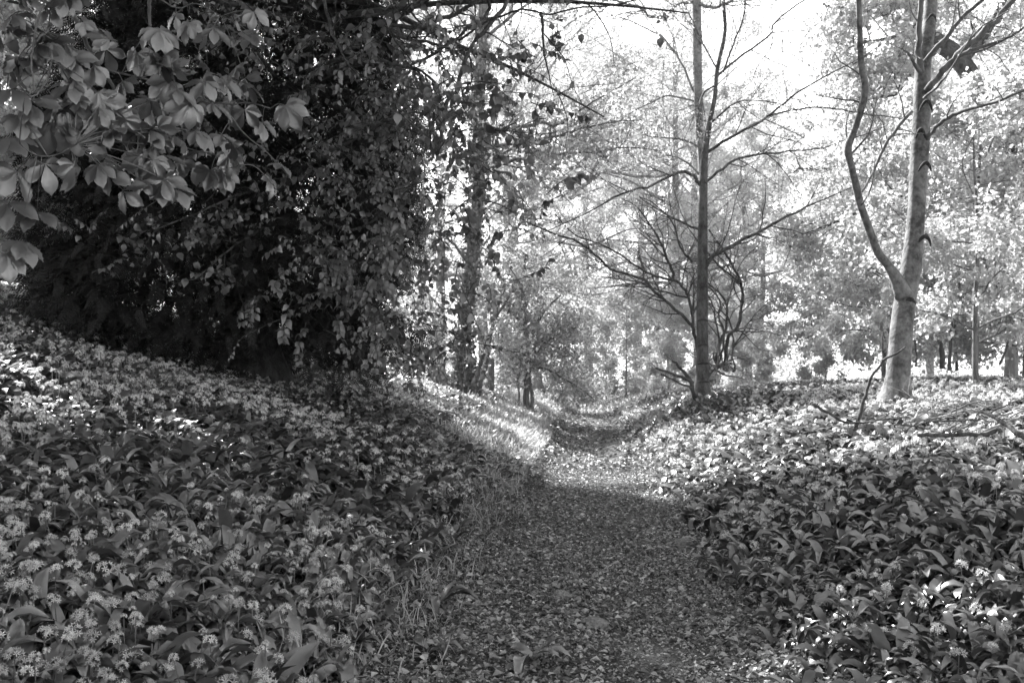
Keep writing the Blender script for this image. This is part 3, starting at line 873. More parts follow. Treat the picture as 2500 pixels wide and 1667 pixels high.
# ------------------------------------------------------------------ bare coppice behind the slender tree
YS = 24.5
t = thing('bare_coppice', 'bare many stemmed shrub of dark arching stems behind the slender tree', 'shrub', P(1740, 900, YS))
for pxs, Y1, w0, w1, nt_ in (
    ([(1712, 895), (1693, 812), (1685, 789), (1637, 745), (1593, 707), (1578, 687), (1550, 674), (1490, 655), (1440, 610), (1400, 585), (1353, 570), (1289, 544), (1230, 504), (1161, 491), (1098, 519), (1076, 566)], YS - 3, 9, 2.5, 20),
    ([(1714, 890), (1694, 809), (1690, 766), (1680, 722), (1670, 705), (1642, 684), (1601, 674), (1575, 661), (1550, 648), (1514, 621), (1463, 595), (1404, 574), (1353, 520)], YS - 1, 9, 2.5, 20),
    ([(1642, 684), (1644, 666), (1632, 641), (1624, 618), (1616, 600), (1590, 555), (1560, 510), (1520, 485)], YS - 1, 8, 2, 12),
    ([(1678, 727), (1652, 720), (1600, 707), (1570, 690), (1520, 700)], YS, 5, 2, 8),
    ([(1690, 640), (1660, 600), (1640, 540), (1600, 500), (1560, 480)], YS + 1, 6, 2, 10),
    ([(1705, 560), (1670, 545), (1620, 520), (1580, 495), (1560, 480)], YS + 1, 6, 2, 8),
    ([(1770, 890), (1781, 822), (1805, 791), (1808, 758), (1814, 720), (1805, 679), (1790, 653), (1769, 615), (1730, 560)], YS - .5, 10, 4, 12),
    ([(1805, 689), (1754, 648), (1729, 620), (1700, 585), (1670, 540)], YS - .5, 6, 2, 8),
    ([(1750, 890), (1760, 830), (1772, 799), (1774, 743), (1754, 712), (1734, 697), (1700, 660)], YS + .5, 8, 3, 8),
    ([(1748, 880), (1756, 840), (1749, 791), (1739, 743), (1727, 720), (1700, 690)], YS + .8, 7, 2, 8),
    ([(1760, 880), (1769, 817), (1754, 773), (1759, 738), (1744, 715), (1715, 690)], YS - .3, 7, 3, 8),
    ([(1785, 890), (1790, 845), (1787, 804), (1774, 753), (1792, 694), (1810, 640), (1850, 600)], YS + .3, 6, 2, 10),
    ([(1790, 850), (1820, 800), (1850, 760), (1880, 735)], YS + .6, 4, 1.5, 8)):
    mb = MB(); tips = []
    p_, r_ = traced(pxs, YS, Y1, w0, w1, 4)
    mb.tube(local(t, p_), r_, 7)
    twigs(mb, local(t, p_), r_, int(nt_ * 1.1), 1.7, 2, tips, 4, .8, .05, .12, .2, rng, .003)
    mb.build('stem', M_bark_dark, t)
mb = MB()
c = local(t, P(1750, 905, YS))
for _ in range(26):
    a = rng.uniform(0, 6.28)
    q = wander(c + rng.normal(size=3) * (.25, .2, .08), (math.cos(a), math.sin(a) * .6, .5), rng.uniform(.4, 1.0), 5, .35, -.12)
    mb.tube(q, np.linspace(.03, .006, 6), 5)
mb.build('stool', M_dead, t)

# ------------------------------------------------------------------ yew: dark, dense, on the left bank
YY = 16.0
yb = P(620, 930, YY)
t = thing('yew_tree', 'massive black yew with dense drooping needles on the left bank', 'tree', yb)
mb = MB()
pts, rad = traced([(622, 1010, 250), (620, 930, 190), (612, 860, 150), (600, 760, 125), (585, 600, 105), (580, 400, 90), (575, 200, 75), (570, 0, 60), (565, -200, 40), (560, -420, 15)], YY, YY, 0, 0, 5, 0)
mb.tube(local(t, pts), rad, 16)
mb.build('trunk', M_bark_dark, t)
mb = MB(); tips = []
cz0, cz1 = 2.2, 10.6
def yew_r(z):
    f = np.clip((z - 1.2) / (cz1 - 1.2), 0, 1)
    return 3.1 * np.sqrt(np.clip(1 - (np.maximum(f - .22, 0) / .78) ** 1.7, 0.0, 1)) * np.clip(.72 + f * 1.4, 0, 1)
ax = np.array((P(535, 500, YY)[0], YY))
for i in range(46):
    zz = cz0 + (cz1 - 1.2 - cz0) * ((i + .5) / 46) ** 1.15
    a = i * 2.39996
    j = np.argmin(np.abs(pts[:, 2] - zz))
    ln = float(yew_r(zz)) * .92
    q = spline(wander(pts[j], (math.cos(a), math.sin(a), .25), ln, 6, .10, -.07), 2)
    rr = np.linspace(.07, .01, len(q))
    mb.tube(local(t, q), rr, 5, cap=False)
    twigs(mb, local(t, q), rr, 7, 1.2, 0, tips, 3, .8, -.06, .2, .12, rng, .004)
# the low drooping sprays on the path side
for _ in range(80):
    px0, py0 = rng.uniform(660, 880), rng.uniform(690, 830)
    p0 = P(px0, py0, YY + rng.uniform(-1.8, .8))
    q = wander(p0, (.9, rng.normal() * .3, -.15), rng.uniform(.6, 1.5), 6, .08, -.14)
    mb.tube(local(t, q), np.linspace(.012, .003, 7), 4, cap=False)
    tips.append(local(t, q))
mb.build('branches', M_bark_dark, t)
# needle sprays
def t_spray(n=9):
    V, Fc = [], []
    for i in range(n):
        y0 = i / n
        for s_ in (-1, 1):
            L_ = .20 * (1 - .45 * y0)
            b = len(V)
            V += [(0, y0, 0), (s_ * L_, y0 + .10, -.03), (s_ * L_ * .95, y0 + .15, -.03), (0, y0 + .055, 0)]
            Fc.append((b, b + 1, b + 2, b + 3))
    return np.array(V, float), Fc
SPV, SPF = t_spray()
mb = MB()
N = 30000
zz = rng.uniform(1.5, cz1, N * 2)
keep = rng.random(N * 2) < (yew_r(zz) / 3.1) ** 1.5
zz = zz[keep][:N]; N = len(zz)
a = rng.uniform(0, 2 * math.pi, N)
lump = 1 + .13 * vnoise(a * 3 + 10, zz * .9, 71) + .07 * vnoise(a * 9 + 10, zz * 2.6, 72)
fr_ = np.sqrt(rng.uniform(.30, 1.0, N))
rr = yew_r(zz) * fr_ * lump
pos = np.column_stack([ax[0] + .10 * (zz - 3) + rr * np.cos(a), ax[1] + rr * np.sin(a) * .9, zz + (fr_ - .8) * -.6])
out = np.column_stack([np.cos(a), np.sin(a), np.full(N, -.45)])
k_ = ~((pos[:, 0] - ax[0] > .8) & (pos[:, 2] < 1.9 + .45 * (pos[:, 0] - ax[0])))
pos, out, a = pos[k_], out[k_], a[k_]; N = len(pos)
d = unit(out + rng.normal(size=(N, 3)) * .45)
nrm = unit(np.column_stack([np.cos(a) * .5, np.sin(a) * .5, np.ones(N)]) + rng.normal(size=(N, 3)) * .4)
mb.inst(SPV, SPF, frames(d, nrm), pos - np.array(t.location), .34 * rng.uniform(.6, 1.3, N), 0, rng.random(N))
tp = np.vstack(tips); N = 8000
pos = tp[rng.integers(0, len(tp), N)] + rng.normal(size=(N, 3)) * .06
d = unit(rng.normal(size=(N, 3)) * .6 + (.35, -.2, -.55))
mb.inst(SPV, SPF, frames(d, unit(rng.normal(size=(N, 3)) * .4 + (0, 0, 1))), pos, .26 * rng.uniform(.6, 1.3, N), 0, rng.random(N))
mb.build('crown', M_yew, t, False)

# ------------------------------------------------------------------ broad-leaved tree hanging over and in front of the yew
YL = 11.5
t = thing('broadleaf_tree', 'broad leaved tree hanging pale leafy shoots over the black yew', 'tree', P(650, 930, 17.4))
mb = MB()
pts, rad = traced([(650, 1000, 60), (650, 930, 50), (660, 800, 42), (700, 500, 38), (740, 250, 34), (760, 0, 28), (780, -200, 22), (800, -420, 10)], 17.4, 13.0, 0, 0, 5, 0)
mb.tube(local(t, pts), rad, 10)
mb.build('trunk', M_bark_dark, t)
mb = MB(); tips = []
for pxs, Y0, Y1, w0, w1, nt_ in (
    ([(800, -160), (1000, -130), (1180, -90), (1234, 0), (1176, 81), (1157, 102), (1127, 179), (1115, 221), (1093, 247), (1079, 323), (1069, 376)], 13, 10, 14, 9, 10),
    ([(1069, 378), (1050, 350), (1023, 319), (1000, 300)], 10, 10.3, 9, 5, 4),
    ([(1071, 372), (1085, 345), (1120, 324), (1180, 316), (1230, 320), (1300, 326)], 10, 9, 4, 2, 8),
    ([(1127, 206), (1160, 200), (1200, 202), (1250, 212)], 10.6, 9.8, 4, 1.5, 6),
    ([(780, -80), (1000, -100), (1191, 0), (1140, 72), (1098, 106), (1050, 138), (1000, 164), (1030, 174), (1064, 204)], 13, 11, 14, 6, 8),
    ([(760, 200), (850, 160), (923, 98), (957, 60), (983, 34), (1013, 17), (1080, -40)], 14.3, 11, 22, 10, 6),
    ([(940, 80), (953, 72), (987, 94), (1038, 102), (1098, 119)], 11.5, 11, 10, 6, 6),
    ([(880, 60), (910, 38), (979, 25), (1030, 10), (1080, -20)], 12, 11, 9, 6, 6),
    ([(950, 66), (962, 64), (1034, 66), (1072, 47), (1106, 38), (1149, 13), (1200, -30)], 11.6, 11.2, 11, 8, 6),
    ([(1120, 100), (1179, 57), (1225, 40), (1276, 23), (1340, 36), (1395, 21), (1506, 13), (1580, -10)], 11.2, 9.8, 6, 3, 7),
    ([(1322, 30), (1323, 60), (1327, 115), (1340, 183), (1351, 234)], 10.5, 10.5, 8, 2, 4),
    ([(740, 180), (820, 150), (902, 145), (974, 162), (1000, 164)], 14.3, 11, 12, 7, 6),
    ([(720, 420), (850, 350), (960, 290), (1023, 319)], 14.5, 10.5, 14, 5, 10),
    ([(740, 520), (860, 560), (953, 506), (1000, 460), (1038, 425), (1080, 400)], 14.5, 11, 8, 3, 10),
    ([(730, 300), (640, 260), (500, 240), (400, 260)], 14.5, 12, 12, 4, 14),
    ([(735, 260), (620, 120), (560, 30), (500, -60)], 14.5, 12, 12, 4, 14),
    ([(725, 450), (600, 470), (480, 520), (380, 560)], 14.5, 12, 9, 3, 14),
    ([(720, 540), (640, 560), (560, 610), (480, 680)], 14.5, 12.2, 8, 3, 12),
    ([(720, 560), (800, 600), (860, 660), (900, 740)], 14.5, 12.0, 10, 3, 14),
    ([(790, 0), (805, 60), (830, 120), (855, 165)], 12, 10.5, 9, 4, 4)):
    p_, r_ = traced(pxs, Y0, Y1, w0, w1, 4)
    mb.tube(local(t, p_), r_, 7)
    twigs(mb, local(t, p_), r_, nt_, .95, 1, tips, 4, .85, -.04, .25, .2, rng, .0025)
# upper boughs added above the frame to shade path and near garlic
crowntop = []
for i in range(44):
    zz = 6.6 + 5.5 * (i + .5) / 44
    j = np.argmin(np.abs(pts[:, 2] - zz))
    a = -1.75 + 2.4 * ((i * .618) % 1)
    b_ = spline(wander(pts[j], (math.cos(a), math.sin(a), .12), rng.uniform(3.5, 6.5), 6, .10, -.01), 2)
    rr = np.linspace(.06, .012, len(b_))
    mb.tube(local(t, b_), rr, 5)
    twigs(mb, local(t, b_), rr, 6, 1.6, 0, crowntop, 4, .9, -.02, .25, .2, rng, .006)
    crowntop.append(local(t, b_)[5:])
# hanging leafy shoots over the yew's near side
shoots = []
def add_shoots(n, x0, x1, y0, y1, Y0, Y1, ln):
    for _ in range(n):
        p0 = P(rng.uniform(x0, x1), rng.uniform(y0, y1), rng.uniform(Y0, Y1))
        q = wander(p0, (rng.normal() * .8 + .15, rng.normal() * .4 - .45, -.22 + .2 * rng.normal()), ln * rng.uniform(.5, 1.4), 6, .18, -.12)
        mb.tube(local(t, q), np.linspace(.006, .0018, 7), 4, cap=False)
        shoots.append(local(t, q))
add_shoots(78, 400, 900, -60, 380, 11.6, 12.6, .8)
add_shoots(88, 720, 1010, 60, 640, 11.2, 13.2, .9)
add_shoots(17, 120, 720, 430, 690, 11.8, 12.6, .55)
add_shoots(42, 620, 960, 560, 800, 11.6, 13, .7)
add_shoots(190, 880, 1150, 30, 880, 10.5, 13.5, .8)
add_shoots(45, 1080, 1260, 120, 760, 11, 13, .6)
add_shoots(40, 1000, 1370, 30, 480, 9.5, 11, .6)
mb.build('branches', M_bark_dark, t)
mb = MB()
def leaves_on(polys, per, size, mat=0, tl=(OV, OVF), down=1.0, jit=.05):
    tp = np.vstack(polys); N = int(len(polys) * per)
    pos = tp[rng.integers(0, len(tp), N)] + rng.normal(size=(N, 3)) * jit
    d = unit(rng.normal(size=(N, 3)) * .8 + (0, -.25, -down))
    nrm = unit(rng.normal(size=(N, 3)) * .75 + (0, -.5, .6))
    mb.inst(tl[0], tl[1], frames(d, nrm), pos, size * rng.uniform(.55, 1.3, N), mat, np.clip(.5 + .3 * rng.normal(size=N), 0, 1))
for q in shoots:
    n = int(rng.integers(9, 17))
    tt = np.sort(rng.uniform(.12, 1.0, n)) * 5.99
    i_ = tt.astype(int); f_ = (tt - i_)[:, None]
    pos = q[i_] * (1 - f_) + q[i_ + 1] * f_
    tg = unit(q[i_ + 1] - q[i_])
    sd = unit(np.cross(tg, (0, 0, 1.0)))
    sg = np.where(np.arange(n) % 2 == 0, 1, -1)[:, None]
    d = unit(tg * .55 + sd * sg * .8 + rng.normal(size=(n, 3)) * .22 + (0, 0, -.35))
    nm = unit(np.cross(sd, tg) * np.sign(np.cross(sd, tg)[:, 2:3] + 1e-6) + rng.normal(size=(n, 3)) * .28)
    big = rng.uniform(.06, .125)
    mb.inst(OV2, OV2F, frames(d, nm), pos, big * rng.uniform(.7, 1.2, n) * (1.05 - .35 * tt / 6), 0, np.clip(rng.normal() * .25 + .5 + .15 * rng.normal(size=n), 0, 1))
crowntop = [q[(q[:, 2] + t.location[2]) > 2.3 + .385 * (q[:, 1] + t.location[1])] for q in crowntop]
crowntop = [q for q in crowntop if len(q)]
leaves_on(crowntop, 150, .16, 0, (OV2, OV2F), .3, .28)
leaves_on(tips, 2.0, .10, 0, (OV2, OV2F), .6, .07)
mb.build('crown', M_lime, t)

# ------------------------------------------------------------------ horse chestnut reaching in from the left
t = thing('horse_chestnut', 'horse chestnut reaching in with big fan shaped leaves at the upper left', 'tree', (-5.2, 3.4, float(zg(-5.2, 3.4))))
mb = MB()
tb = np.array(t.location)
q = spline(np.array([(-5.2, 3.4, tb[2] - .3), (-5.2, 3.4, tb[2] + .5), (-5.15, 3.5, 3.8), (-5.0, 3.6, 6.0), (-4.9, 3.5, 8.5), (-4.8, 3.4, 11)]), 5)
mb.tube(local(t, q), np.linspace(.30, .10, len(q)), 14)
mb.build('trunk', M_bark_mid, t)
mb = MB()
def limb(p, r0, r1, k=7):
    q = spline(np.asarray(p, float), 5)
    mb.tube(local(t, q), np.linspace(r0, r1, len(q)), k)
    return q
B = []
limb([(-5.05, 3.6, 5.2), (-3.9, 4.4, 5.0), (-3.0, 5.0, 4.4), P(162, 0, 5.6)], .09, .025)
def tb_(pxs, Y0, Y1, w0, w1):
    p_, r_ = traced(pxs, Y0, Y1, w0, w1, 4)
    mb.tube(local(t, p_), r_, 7)
    B.append(p_)
tb_([(162, -2), (190, 60), (213, 110), (242, 166), (272, 208), (340, 315), (380, 360), (425, 404)], 5.6, 6.2, 12, 5)
tb_([(242, 166), (298, 181), (383, 200), (468, 238), (553, 255), (604, 251), (660, 265)], 5.8, 6.6, 6, 3)
tb_([(366, -10), (364, 30), (370, 76), (380, 120)], 6.2, 6.4, 10, 4)
tb_([(162, 20), (120, 70), (94, 98)], 5.6, 5.0, 7, 5)
tb_([(112, -10), (95, 40), (82, 98), (76, 150), (84, 215), (75, 232)], 5.0, 4.8, 6, 3)
tb_([(127, 150), (118, 190), (95, 225), (72, 235), (40, 200)], 5.0, 4.6, 4, 3)
tb_([(340, 315), (400, 345), (470, 365), (530, 380)], 6.0, 6.5, 4, 2)
tb_([(425, 404), (476, 417), (553, 412), (620, 405), (680, 470)], 6.2, 6.6, 4, 2)
tb_([(60, 240), (52, 300), (50, 350), (90, 380), (140, 378), (180, 355)], 4.6, 5.2, 4, 2)
tb_([(560, 280), (600, 330), (660, 380), (720, 450)], 6.4, 6.7, 4, 2)
tb_([(380, -10), (430, 20), (480, 10), (540, 40)], 6.4, 6.6, 4, 2)
# upper boughs outside the picture that shade the foreground
over = []
for i in range(30):
    zz = 5.4 + 5.4 * (i + .5) / 30
    j = np.argmin(np.abs(q[:, 2] - zz))
    a = i * 2.39996 + .4
    b_ = spline(wander(q[j], (math.cos(a) + .15, math.sin(a) + .45, .22), rng.uniform(3.2, 5.6), 6, .10, -.01), 2)
    rr = np.linspace(.06, .012, len(b_))
    mb.tube(local(t, b_), rr, 5)
    twigs(mb, local(t, b_), rr, 6, 1.4, 0, over, 4, .9, -.02, .25, .2, rng, .006)
    over.append(local(t, b_)[6:])
mb.build('branches', M_bark_mid, t)
def t_leaflet(L_, wd, n=14):
    V, Fc = [], []
    for i in range(n + 1):
        y = i / n
        wi = wd * (math.sin(math.pi * y ** 1.55) ** .9 if 0 < y < 1 else .02)
        ripple = .02 * (1 if i % 2 else -1)
        zc = -.22 * y * y + .02
        V += [(-wi, y - .02, zc + .30 * wi + ripple), (-wi * .5, y, zc + .20 * wi - ripple), (0, y + .03 * (1 - y), zc), (wi * .5, y, zc + .20 * wi - ripple), (wi, y - .02, zc + .30 * wi + ripple)]
    for i in range(n):
        for k_ in range(4):
            a = 5 * i + k_
            Fc.append((a, a + 1, a + 6, a + 5))
    return np.array(V) * L_, Fc
def t_fan(seed, nl=7):
    r = np.random.default_rng(seed)
    V, Fc = [], []
    for i in range(nl):
        f = (i - (nl - 1) / 2) / ((nl - 1) / 2)
        a = f * 1.95 + r.normal() * .06
        L_ = (1 - .42 * abs(f) ** 1.2) * r.uniform(.93, 1.05)
        lv, lf = t_leaflet(L_, .25)
        dr = .22 + r.normal() * .16
        c, s_ = math.cos(dr), math.sin(dr)
        lv = np.column_stack([lv[:, 0], lv[:, 1] * c + lv[:, 2] * s_, -lv[:, 1] * s_ + lv[:, 2] * c])
        c, s_ = math.cos(-a), math.sin(-a)
        lv = np.column_stack([lv[:, 0] * c - lv[:, 1] * s_, lv[:, 0] * s_ + lv[:, 1] * c, lv[:, 2]])
        b = sum(len(v) for v in V)
        V.append(lv); Fc += [tuple(j + b for j in f_) for f_ in lf]
    return np.vstack(V), Fc
FANS = [t_fan(s_, n_) for s_, n_ in ((1, 7), (2, 5), (3, 6))]
FANlo = []
mb = MB()
fan_px = [  # pixel, depth, size, turn of the leaf's axis in the picture (degrees, 0 = to the right, -90 = down), facing
    (597, 268, 6.5, .17, -85), (697, 258, 6.6, .20, -50), (520, 70, 6.5, .17, -20), (430, 35, 6.4, .16, -160), (500, 80, 6.5, .14, -95), (620, 30, 6.6, .15, -70),
    (328, 375, 6.0, .17, -40), (268, 98, 5.6, .16, 150), (400, 150, 5.6, .22, -50), (230, 160, 5.0, .18, -120), (540, 190, 6.3, .2, -15), (600, 205, 6.5, .2, -20),
    (425, 330, 6.0, .15, -170), (450, 350, 6.2, .16, -60), (540, 330, 6.3, .18, -30), (545, 420, 6.5, .15, -60), (660, 435, 6.6, .17, -45), (680, 400, 6.6, .15, -25),
    (470, 400, 6.2, .16, -100), (350, 260, 5.6, .17, -60), (300, 290, 5.2, .19, -110), (250, 250, 4.8, .2, -45), (180, 190, 4.4, .19, -20), (200, 330, 4.8, .18, -70),
    (120, 300, 4.4, .2, -60), (60, 170, 4.0, .18, 170), (30, 220, 3.9, .2, -30), (90, 110, 4.4, .17, 10), (150, 250, 4.4, .18, -80), (60, 320, 4.2, .2, -120),
    (110, 400, 4.6, .18, -60), (180, 400, 5.0, .18, -90), (260, 380, 5.4, .17, -60), (40, 420, 4.4, .2, -70), (20, 500, 4.6, .19, -40), (90, 520, 4.8, .17, -30),
    (50, 590, 5.0, .17, -30), (15, 620, 5.0, .16, -60), (300, 200, 5.8, .15, -100), (470, 260, 6.2, .17, -75), (395, 235, 6.0, .16, -110), (160, 110, 5.0, .16, -60),
    (205, 55, 5.6, .14, -30), (130, 20, 5.2, .15, -150), (20, 60, 4.4, .17, -90), (335, 130, 6.0, .16, -110), (640, 300, 6.6, .16, -55), (380, 420, 6.2, .15, -120), (10, 340, 4.0, .2, -10)]
for _ in range(110):
    px, py = rng.uniform(-40, 640), rng.uniform(-60, 470)
    if py > 120 + .62 * px + 160 or py < .25 * px - 90:
        continue
    fan_px.append((px, py, 4.2 + .0036 * max(px, 0) + rng.normal() * .35, rng.uniform(.12, .18), rng.uniform(-150, 20)))
for (px, py, Yd, sz, deg) in fan_px:
    Yd = max(Yd, 5.0 + .0012 * px); sz *= .98
    p0 = P(px, py, Yd) - tb
    a = R(deg + rng.normal() * 8)
    d = unit(np.array((math.cos(a), -.2 + rng.normal() * .45, math.sin(a))))
    nrm = unit(np.array((rng.normal() * .55, -.6 + rng.normal() * .5, .75)))
    tv, tf = FANS[rng.integers(0, 3)]
    mb.inst(tv, tf, frames(d[None], nrm[None]), p0[None], sz, 0, float(np.clip(.5 + .3 * rng.normal(), 0, 1)))
    # its stalk back to the nearest bough
    bp = np.vstack(B) - tb
    nb = bp[np.argmin(np.linalg.norm(bp - p0, axis=1))]
    if np.linalg.norm(nb - p0) < .5:
        mb.tube(spline(np.array([nb, (nb + p0) / 2 + (0, 0, .02), p0]), 3), .0028, 4, tint=.3)
tp = np.vstack(over); N = 3000
pos = tp[rng.integers(0, len(tp), N)] + rng.normal(size=(N, 3)) * .25
pos = pos[(pos[:, 2] + tb[2] > 3.2 + .38 * (pos[:, 1] + tb[1]))]; N = len(pos)
a = rng.uniform(0, 6.28, N)
d = np.column_stack([np.cos(a), np.sin(a), np.full(N, -.5)])
lofan = t_fan(5, 6)
lv, lf = [], []
for i in range(6):
    f = (i - 2.5) / 2.5; a_ = f * 1.95
    ov = OV * (1 - .4 * abs(f)); c, s_ = math.cos(-a_), math.sin(-a_)
    b = 8 * i
    lv.append(np.column_stack([ov[:, 0] * .6 * c - ov[:, 1] * s_, ov[:, 0] * .6 * s_ + ov[:, 1] * c, ov[:, 2]])); lf += [tuple(j + b for j in f_) for f_ in OVF]
mb.inst(np.vstack(lv), lf, frames(d, unit(rng.normal(size=(N, 3)) * .4 + (0, 0, 1))), pos, .2 * rng.uniform(.7, 1.2, N), 0, rng.random(N))
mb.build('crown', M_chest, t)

# ------------------------------------------------------------------ ivy-clad tree, leaning stems, hawthorn and post by the left bank
YI = 28.0
t = thing('ivy_clad_tree', 'dark ivy clad trunk standing behind the yew on the left bank', 'tree', P(1138, 915, YI))
mb = MB()
pts, rad = traced([(1140, 960, 52), (1138, 906, 44), (1132, 838, 38), (1142, 740, 34), (1153, 620, 32), (1168, 463, 30), (1167, 374, 30), (1172, 200, 28), (1180, 0, 24), (1190, -250, 14)], YI, YI, 0, 0, 5, 0)
mb.tube(local(t, pts), rad, 12)
mb.build('trunk', M_bark_mid, t)
mb = MB(); tips = []
for pxs, Y1, w0, w1 in (
    ([(1168, 430), (1190, 410), (1220, 390), (1250, 360), (1300, 330)], YI - 1, 14, 5),
    ([(1170, 330), (1230, 320), (1320, 300), (1361, 306), (1417, 268), (1480, 230), (1549, 191)], YI - 3, 10, 2.5),
    ([(1170, 360), (1260, 350), (1357, 334), (1417, 315), (1502, 298), (1566, 293)], YI - 2, 10, 2.5),
    ([(1168, 410), (1260, 390), (1349, 378), (1459, 370), (1523, 361), (1600, 366)], YI - 1, 10, 2.5),
    ([(1150, 650), (1110, 600), (1080, 560), (1050, 480)], YI - 1, 8, 3),
    ([(1175, 180), (1100, 120), (1040, 40), (990, -30)], YI, 10, 4),
    ([(1178, 100), (1250, 40), (1330, -20)], YI, 10, 4)):
    p_, r_ = traced(pxs, YI, Y1, w0, w1, 4)
    mb.tube(local(t, p_), r_, 6)
    twigs(mb, local(t, p_), r_, 11, 2.2, 2, tips, 4, .8, .03, .15, .18, rng, .004)
mb.build('branches', M_bark_mid, t)
mb = MB(); N = 3400
k_ = rng.integers(0, len(pts), N)
a = rng.uniform(0, 6.28, N)
pos = local(t, pts)[k_] + np.column_stack([np.cos(a), np.sin(a), np.zeros(N)]) * (rad[k_] + .03 + np.abs(rng.normal(size=N)) * .08 * (.6 + .6 * vnoise(pts[k_][:, 2] * 1.7, a * 0, 81)))[:, None] + np.column_stack([np.zeros((N, 2)), rng.normal(size=N) * .15])
outv = np.column_stack([np.cos(a), np.sin(a), np.zeros(N)])
mb.inst(OV2, OV2F, frames(unit(rng.normal(size=(N, 3)) * .5 + (0, 0, -1)), unit(outv + rng.normal(size=(N, 3)) * .4)), pos, .11 * rng.uniform(.6, 1.2, N), 0, rng.random(N))
mb.build('ivy', M_ivy, t)
mb = MB(); tp = np.vstack(tips); N = 5000
pos = tp[rng.integers(0, len(tp), N)] + rng.normal(size=(N, 3)) * .16
mb.inst(KT, KTF, frames(rand_dirs(N), unit(rng.normal(size=(N, 3)) * .5 + (0, 0, 1))), pos, .14 * rng.uniform(.6, 1.3, N), 0, rng.random(N))
mb.build('crown', M_mid, t, False)

def small_tree(name, label, base_px, Yd, stems, bark, leafm, n_leaf, leaf, tw=(8, .9), part='stem'):
    t = thing(name, label, 'tree', P(base_px[0], base_px[1], Yd))
    tips = []
    for pxs, Y1, w0, w1 in stems:
        st = MB()
        p_, r_ = traced(pxs, Yd, Y1, w0, w1, 4)
        st.tube(local(t, p_), r_, 8)
        twigs(st, local(t, p_), r_, tw[0], tw[1], 1, tips, 4, .9, .05, .3, .2, rng, .0035)
        st.build(part, bark, t)
    c = MB(); tp = np.vstack(tips)
    pos = tp[rng.integers(0, len(tp), n_leaf)] + rng.normal(size=(n_leaf, 3)) * leaf * 2.2
    c.inst(KT, KTF, frames(rand_dirs(n_leaf), unit(rng.normal(size=(n_leaf, 3)) * .5 + (0, 0, 1))), pos, leaf * rng.uniform(.6, 1.3, n_leaf), 0, rng.random(n_leaf))
    c.build('crown', leafm, t, False)
    return t
small_tree('leaning_tree', 'pair of pale leaning stems beside the ivy clad trunk', (1162, 930), 27.0, (
    ([(1158, 945), (1162, 923), (1176, 880), (1186, 845), (1200, 804), (1217, 746), (1240, 690), (1250, 640)], 27, 12, 7),
    ([(1172, 945), (1178, 920), (1190, 880), (1194, 845), (1205, 790), (1235, 735), (1265, 700)], 26.5, 10, 5),
    ([(1190, 850), (1200, 848), (1225, 855), (1254, 859), (1290, 862)], 26.5, 5, 3)), M_bark_mid, M_far, 1600, .11)
small_tree('young_birch', 'thin pale forked stems left of the ivy clad trunk', (1072, 905), 25.0, (
    ([(1080, 915), (1077, 893), (1068, 838), (1058, 780), (1045, 700)], 25, 12, 5),
    ([(1062, 915), (1060, 893), (1060, 858), (1050, 818), (1030, 770), (1005, 720)], 25, 8, 4)), M_bark_pale, M_far, 1500, .11)
small_tree('hawthorn_tree', 'dense small leaved tree on the left edge of the path where it narrows', (1285, 990), 30.0, (
    ([(1284, 1010), (1285, 975), (1286, 906), (1285, 804), (1275, 740), (1278, 690), (1285, 620)], 30, 17, 8),
    ([(1300, 1000), (1298, 960), (1292, 900), (1300, 820), (1330, 760), (1370, 720)], 30, 10, 5),
    ([(1286, 860), (1320, 840), (1360, 820), (1400, 800)], 30, 7, 4),
    ([(1285, 800), (1250, 760), (1230, 720), (1200, 690)], 30, 7, 4),
    ([(1268, 990), (1266, 940), (1262, 900), (1270, 850)], 30, 5, 3),
    ([(1290, 900), (1330, 900), (1370, 920), (1420, 950), (1450, 975)], 29.5, 5, 2)), M_bark_mid, M_mid, 14000, .10, (12, 1.4))
mb = MB()
pb = P(1200, 940, 26.5)
def box(mb, c, s_, rz=0):
    x, y, z = s_[0] / 2, s_[1] / 2, s_[2] / 2
    b = .008
    V = []
    for zz, ins in ((-z, 0), (z - b, 0), (z, b)):
        V += [(-x + ins, -y + ins, zz), (x - ins, -y + ins, zz), (x - ins, y - ins, zz), (-x + ins, y - ins, zz)]
    V = np.array(V); cs, sn = math.cos(rz), math.sin(rz)
    V = np.column_stack([V[:, 0] * cs - V[:, 1] * sn, V[:, 0] * sn + V[:, 1] * cs, V[:, 2]]) + np.array(c)
    Fc = [(3, 2, 1, 0), (8, 9, 10, 11)]
    for l in (0, 4):
        for k_ in range(4):
            kn = (k_ + 1) % 4
            Fc.append((l + k_, l + kn, l + 4 + kn, l + 4 + k_))
    mb.add(V, Fc)
box(mb, (0, 0, .28), (.12, .12, .85), .35)
o = mb.build('wooden_post', M_dead, None, False)
o.location = pb
tag(o, 'short square wooden post beside the leaning pale stems', 'post')

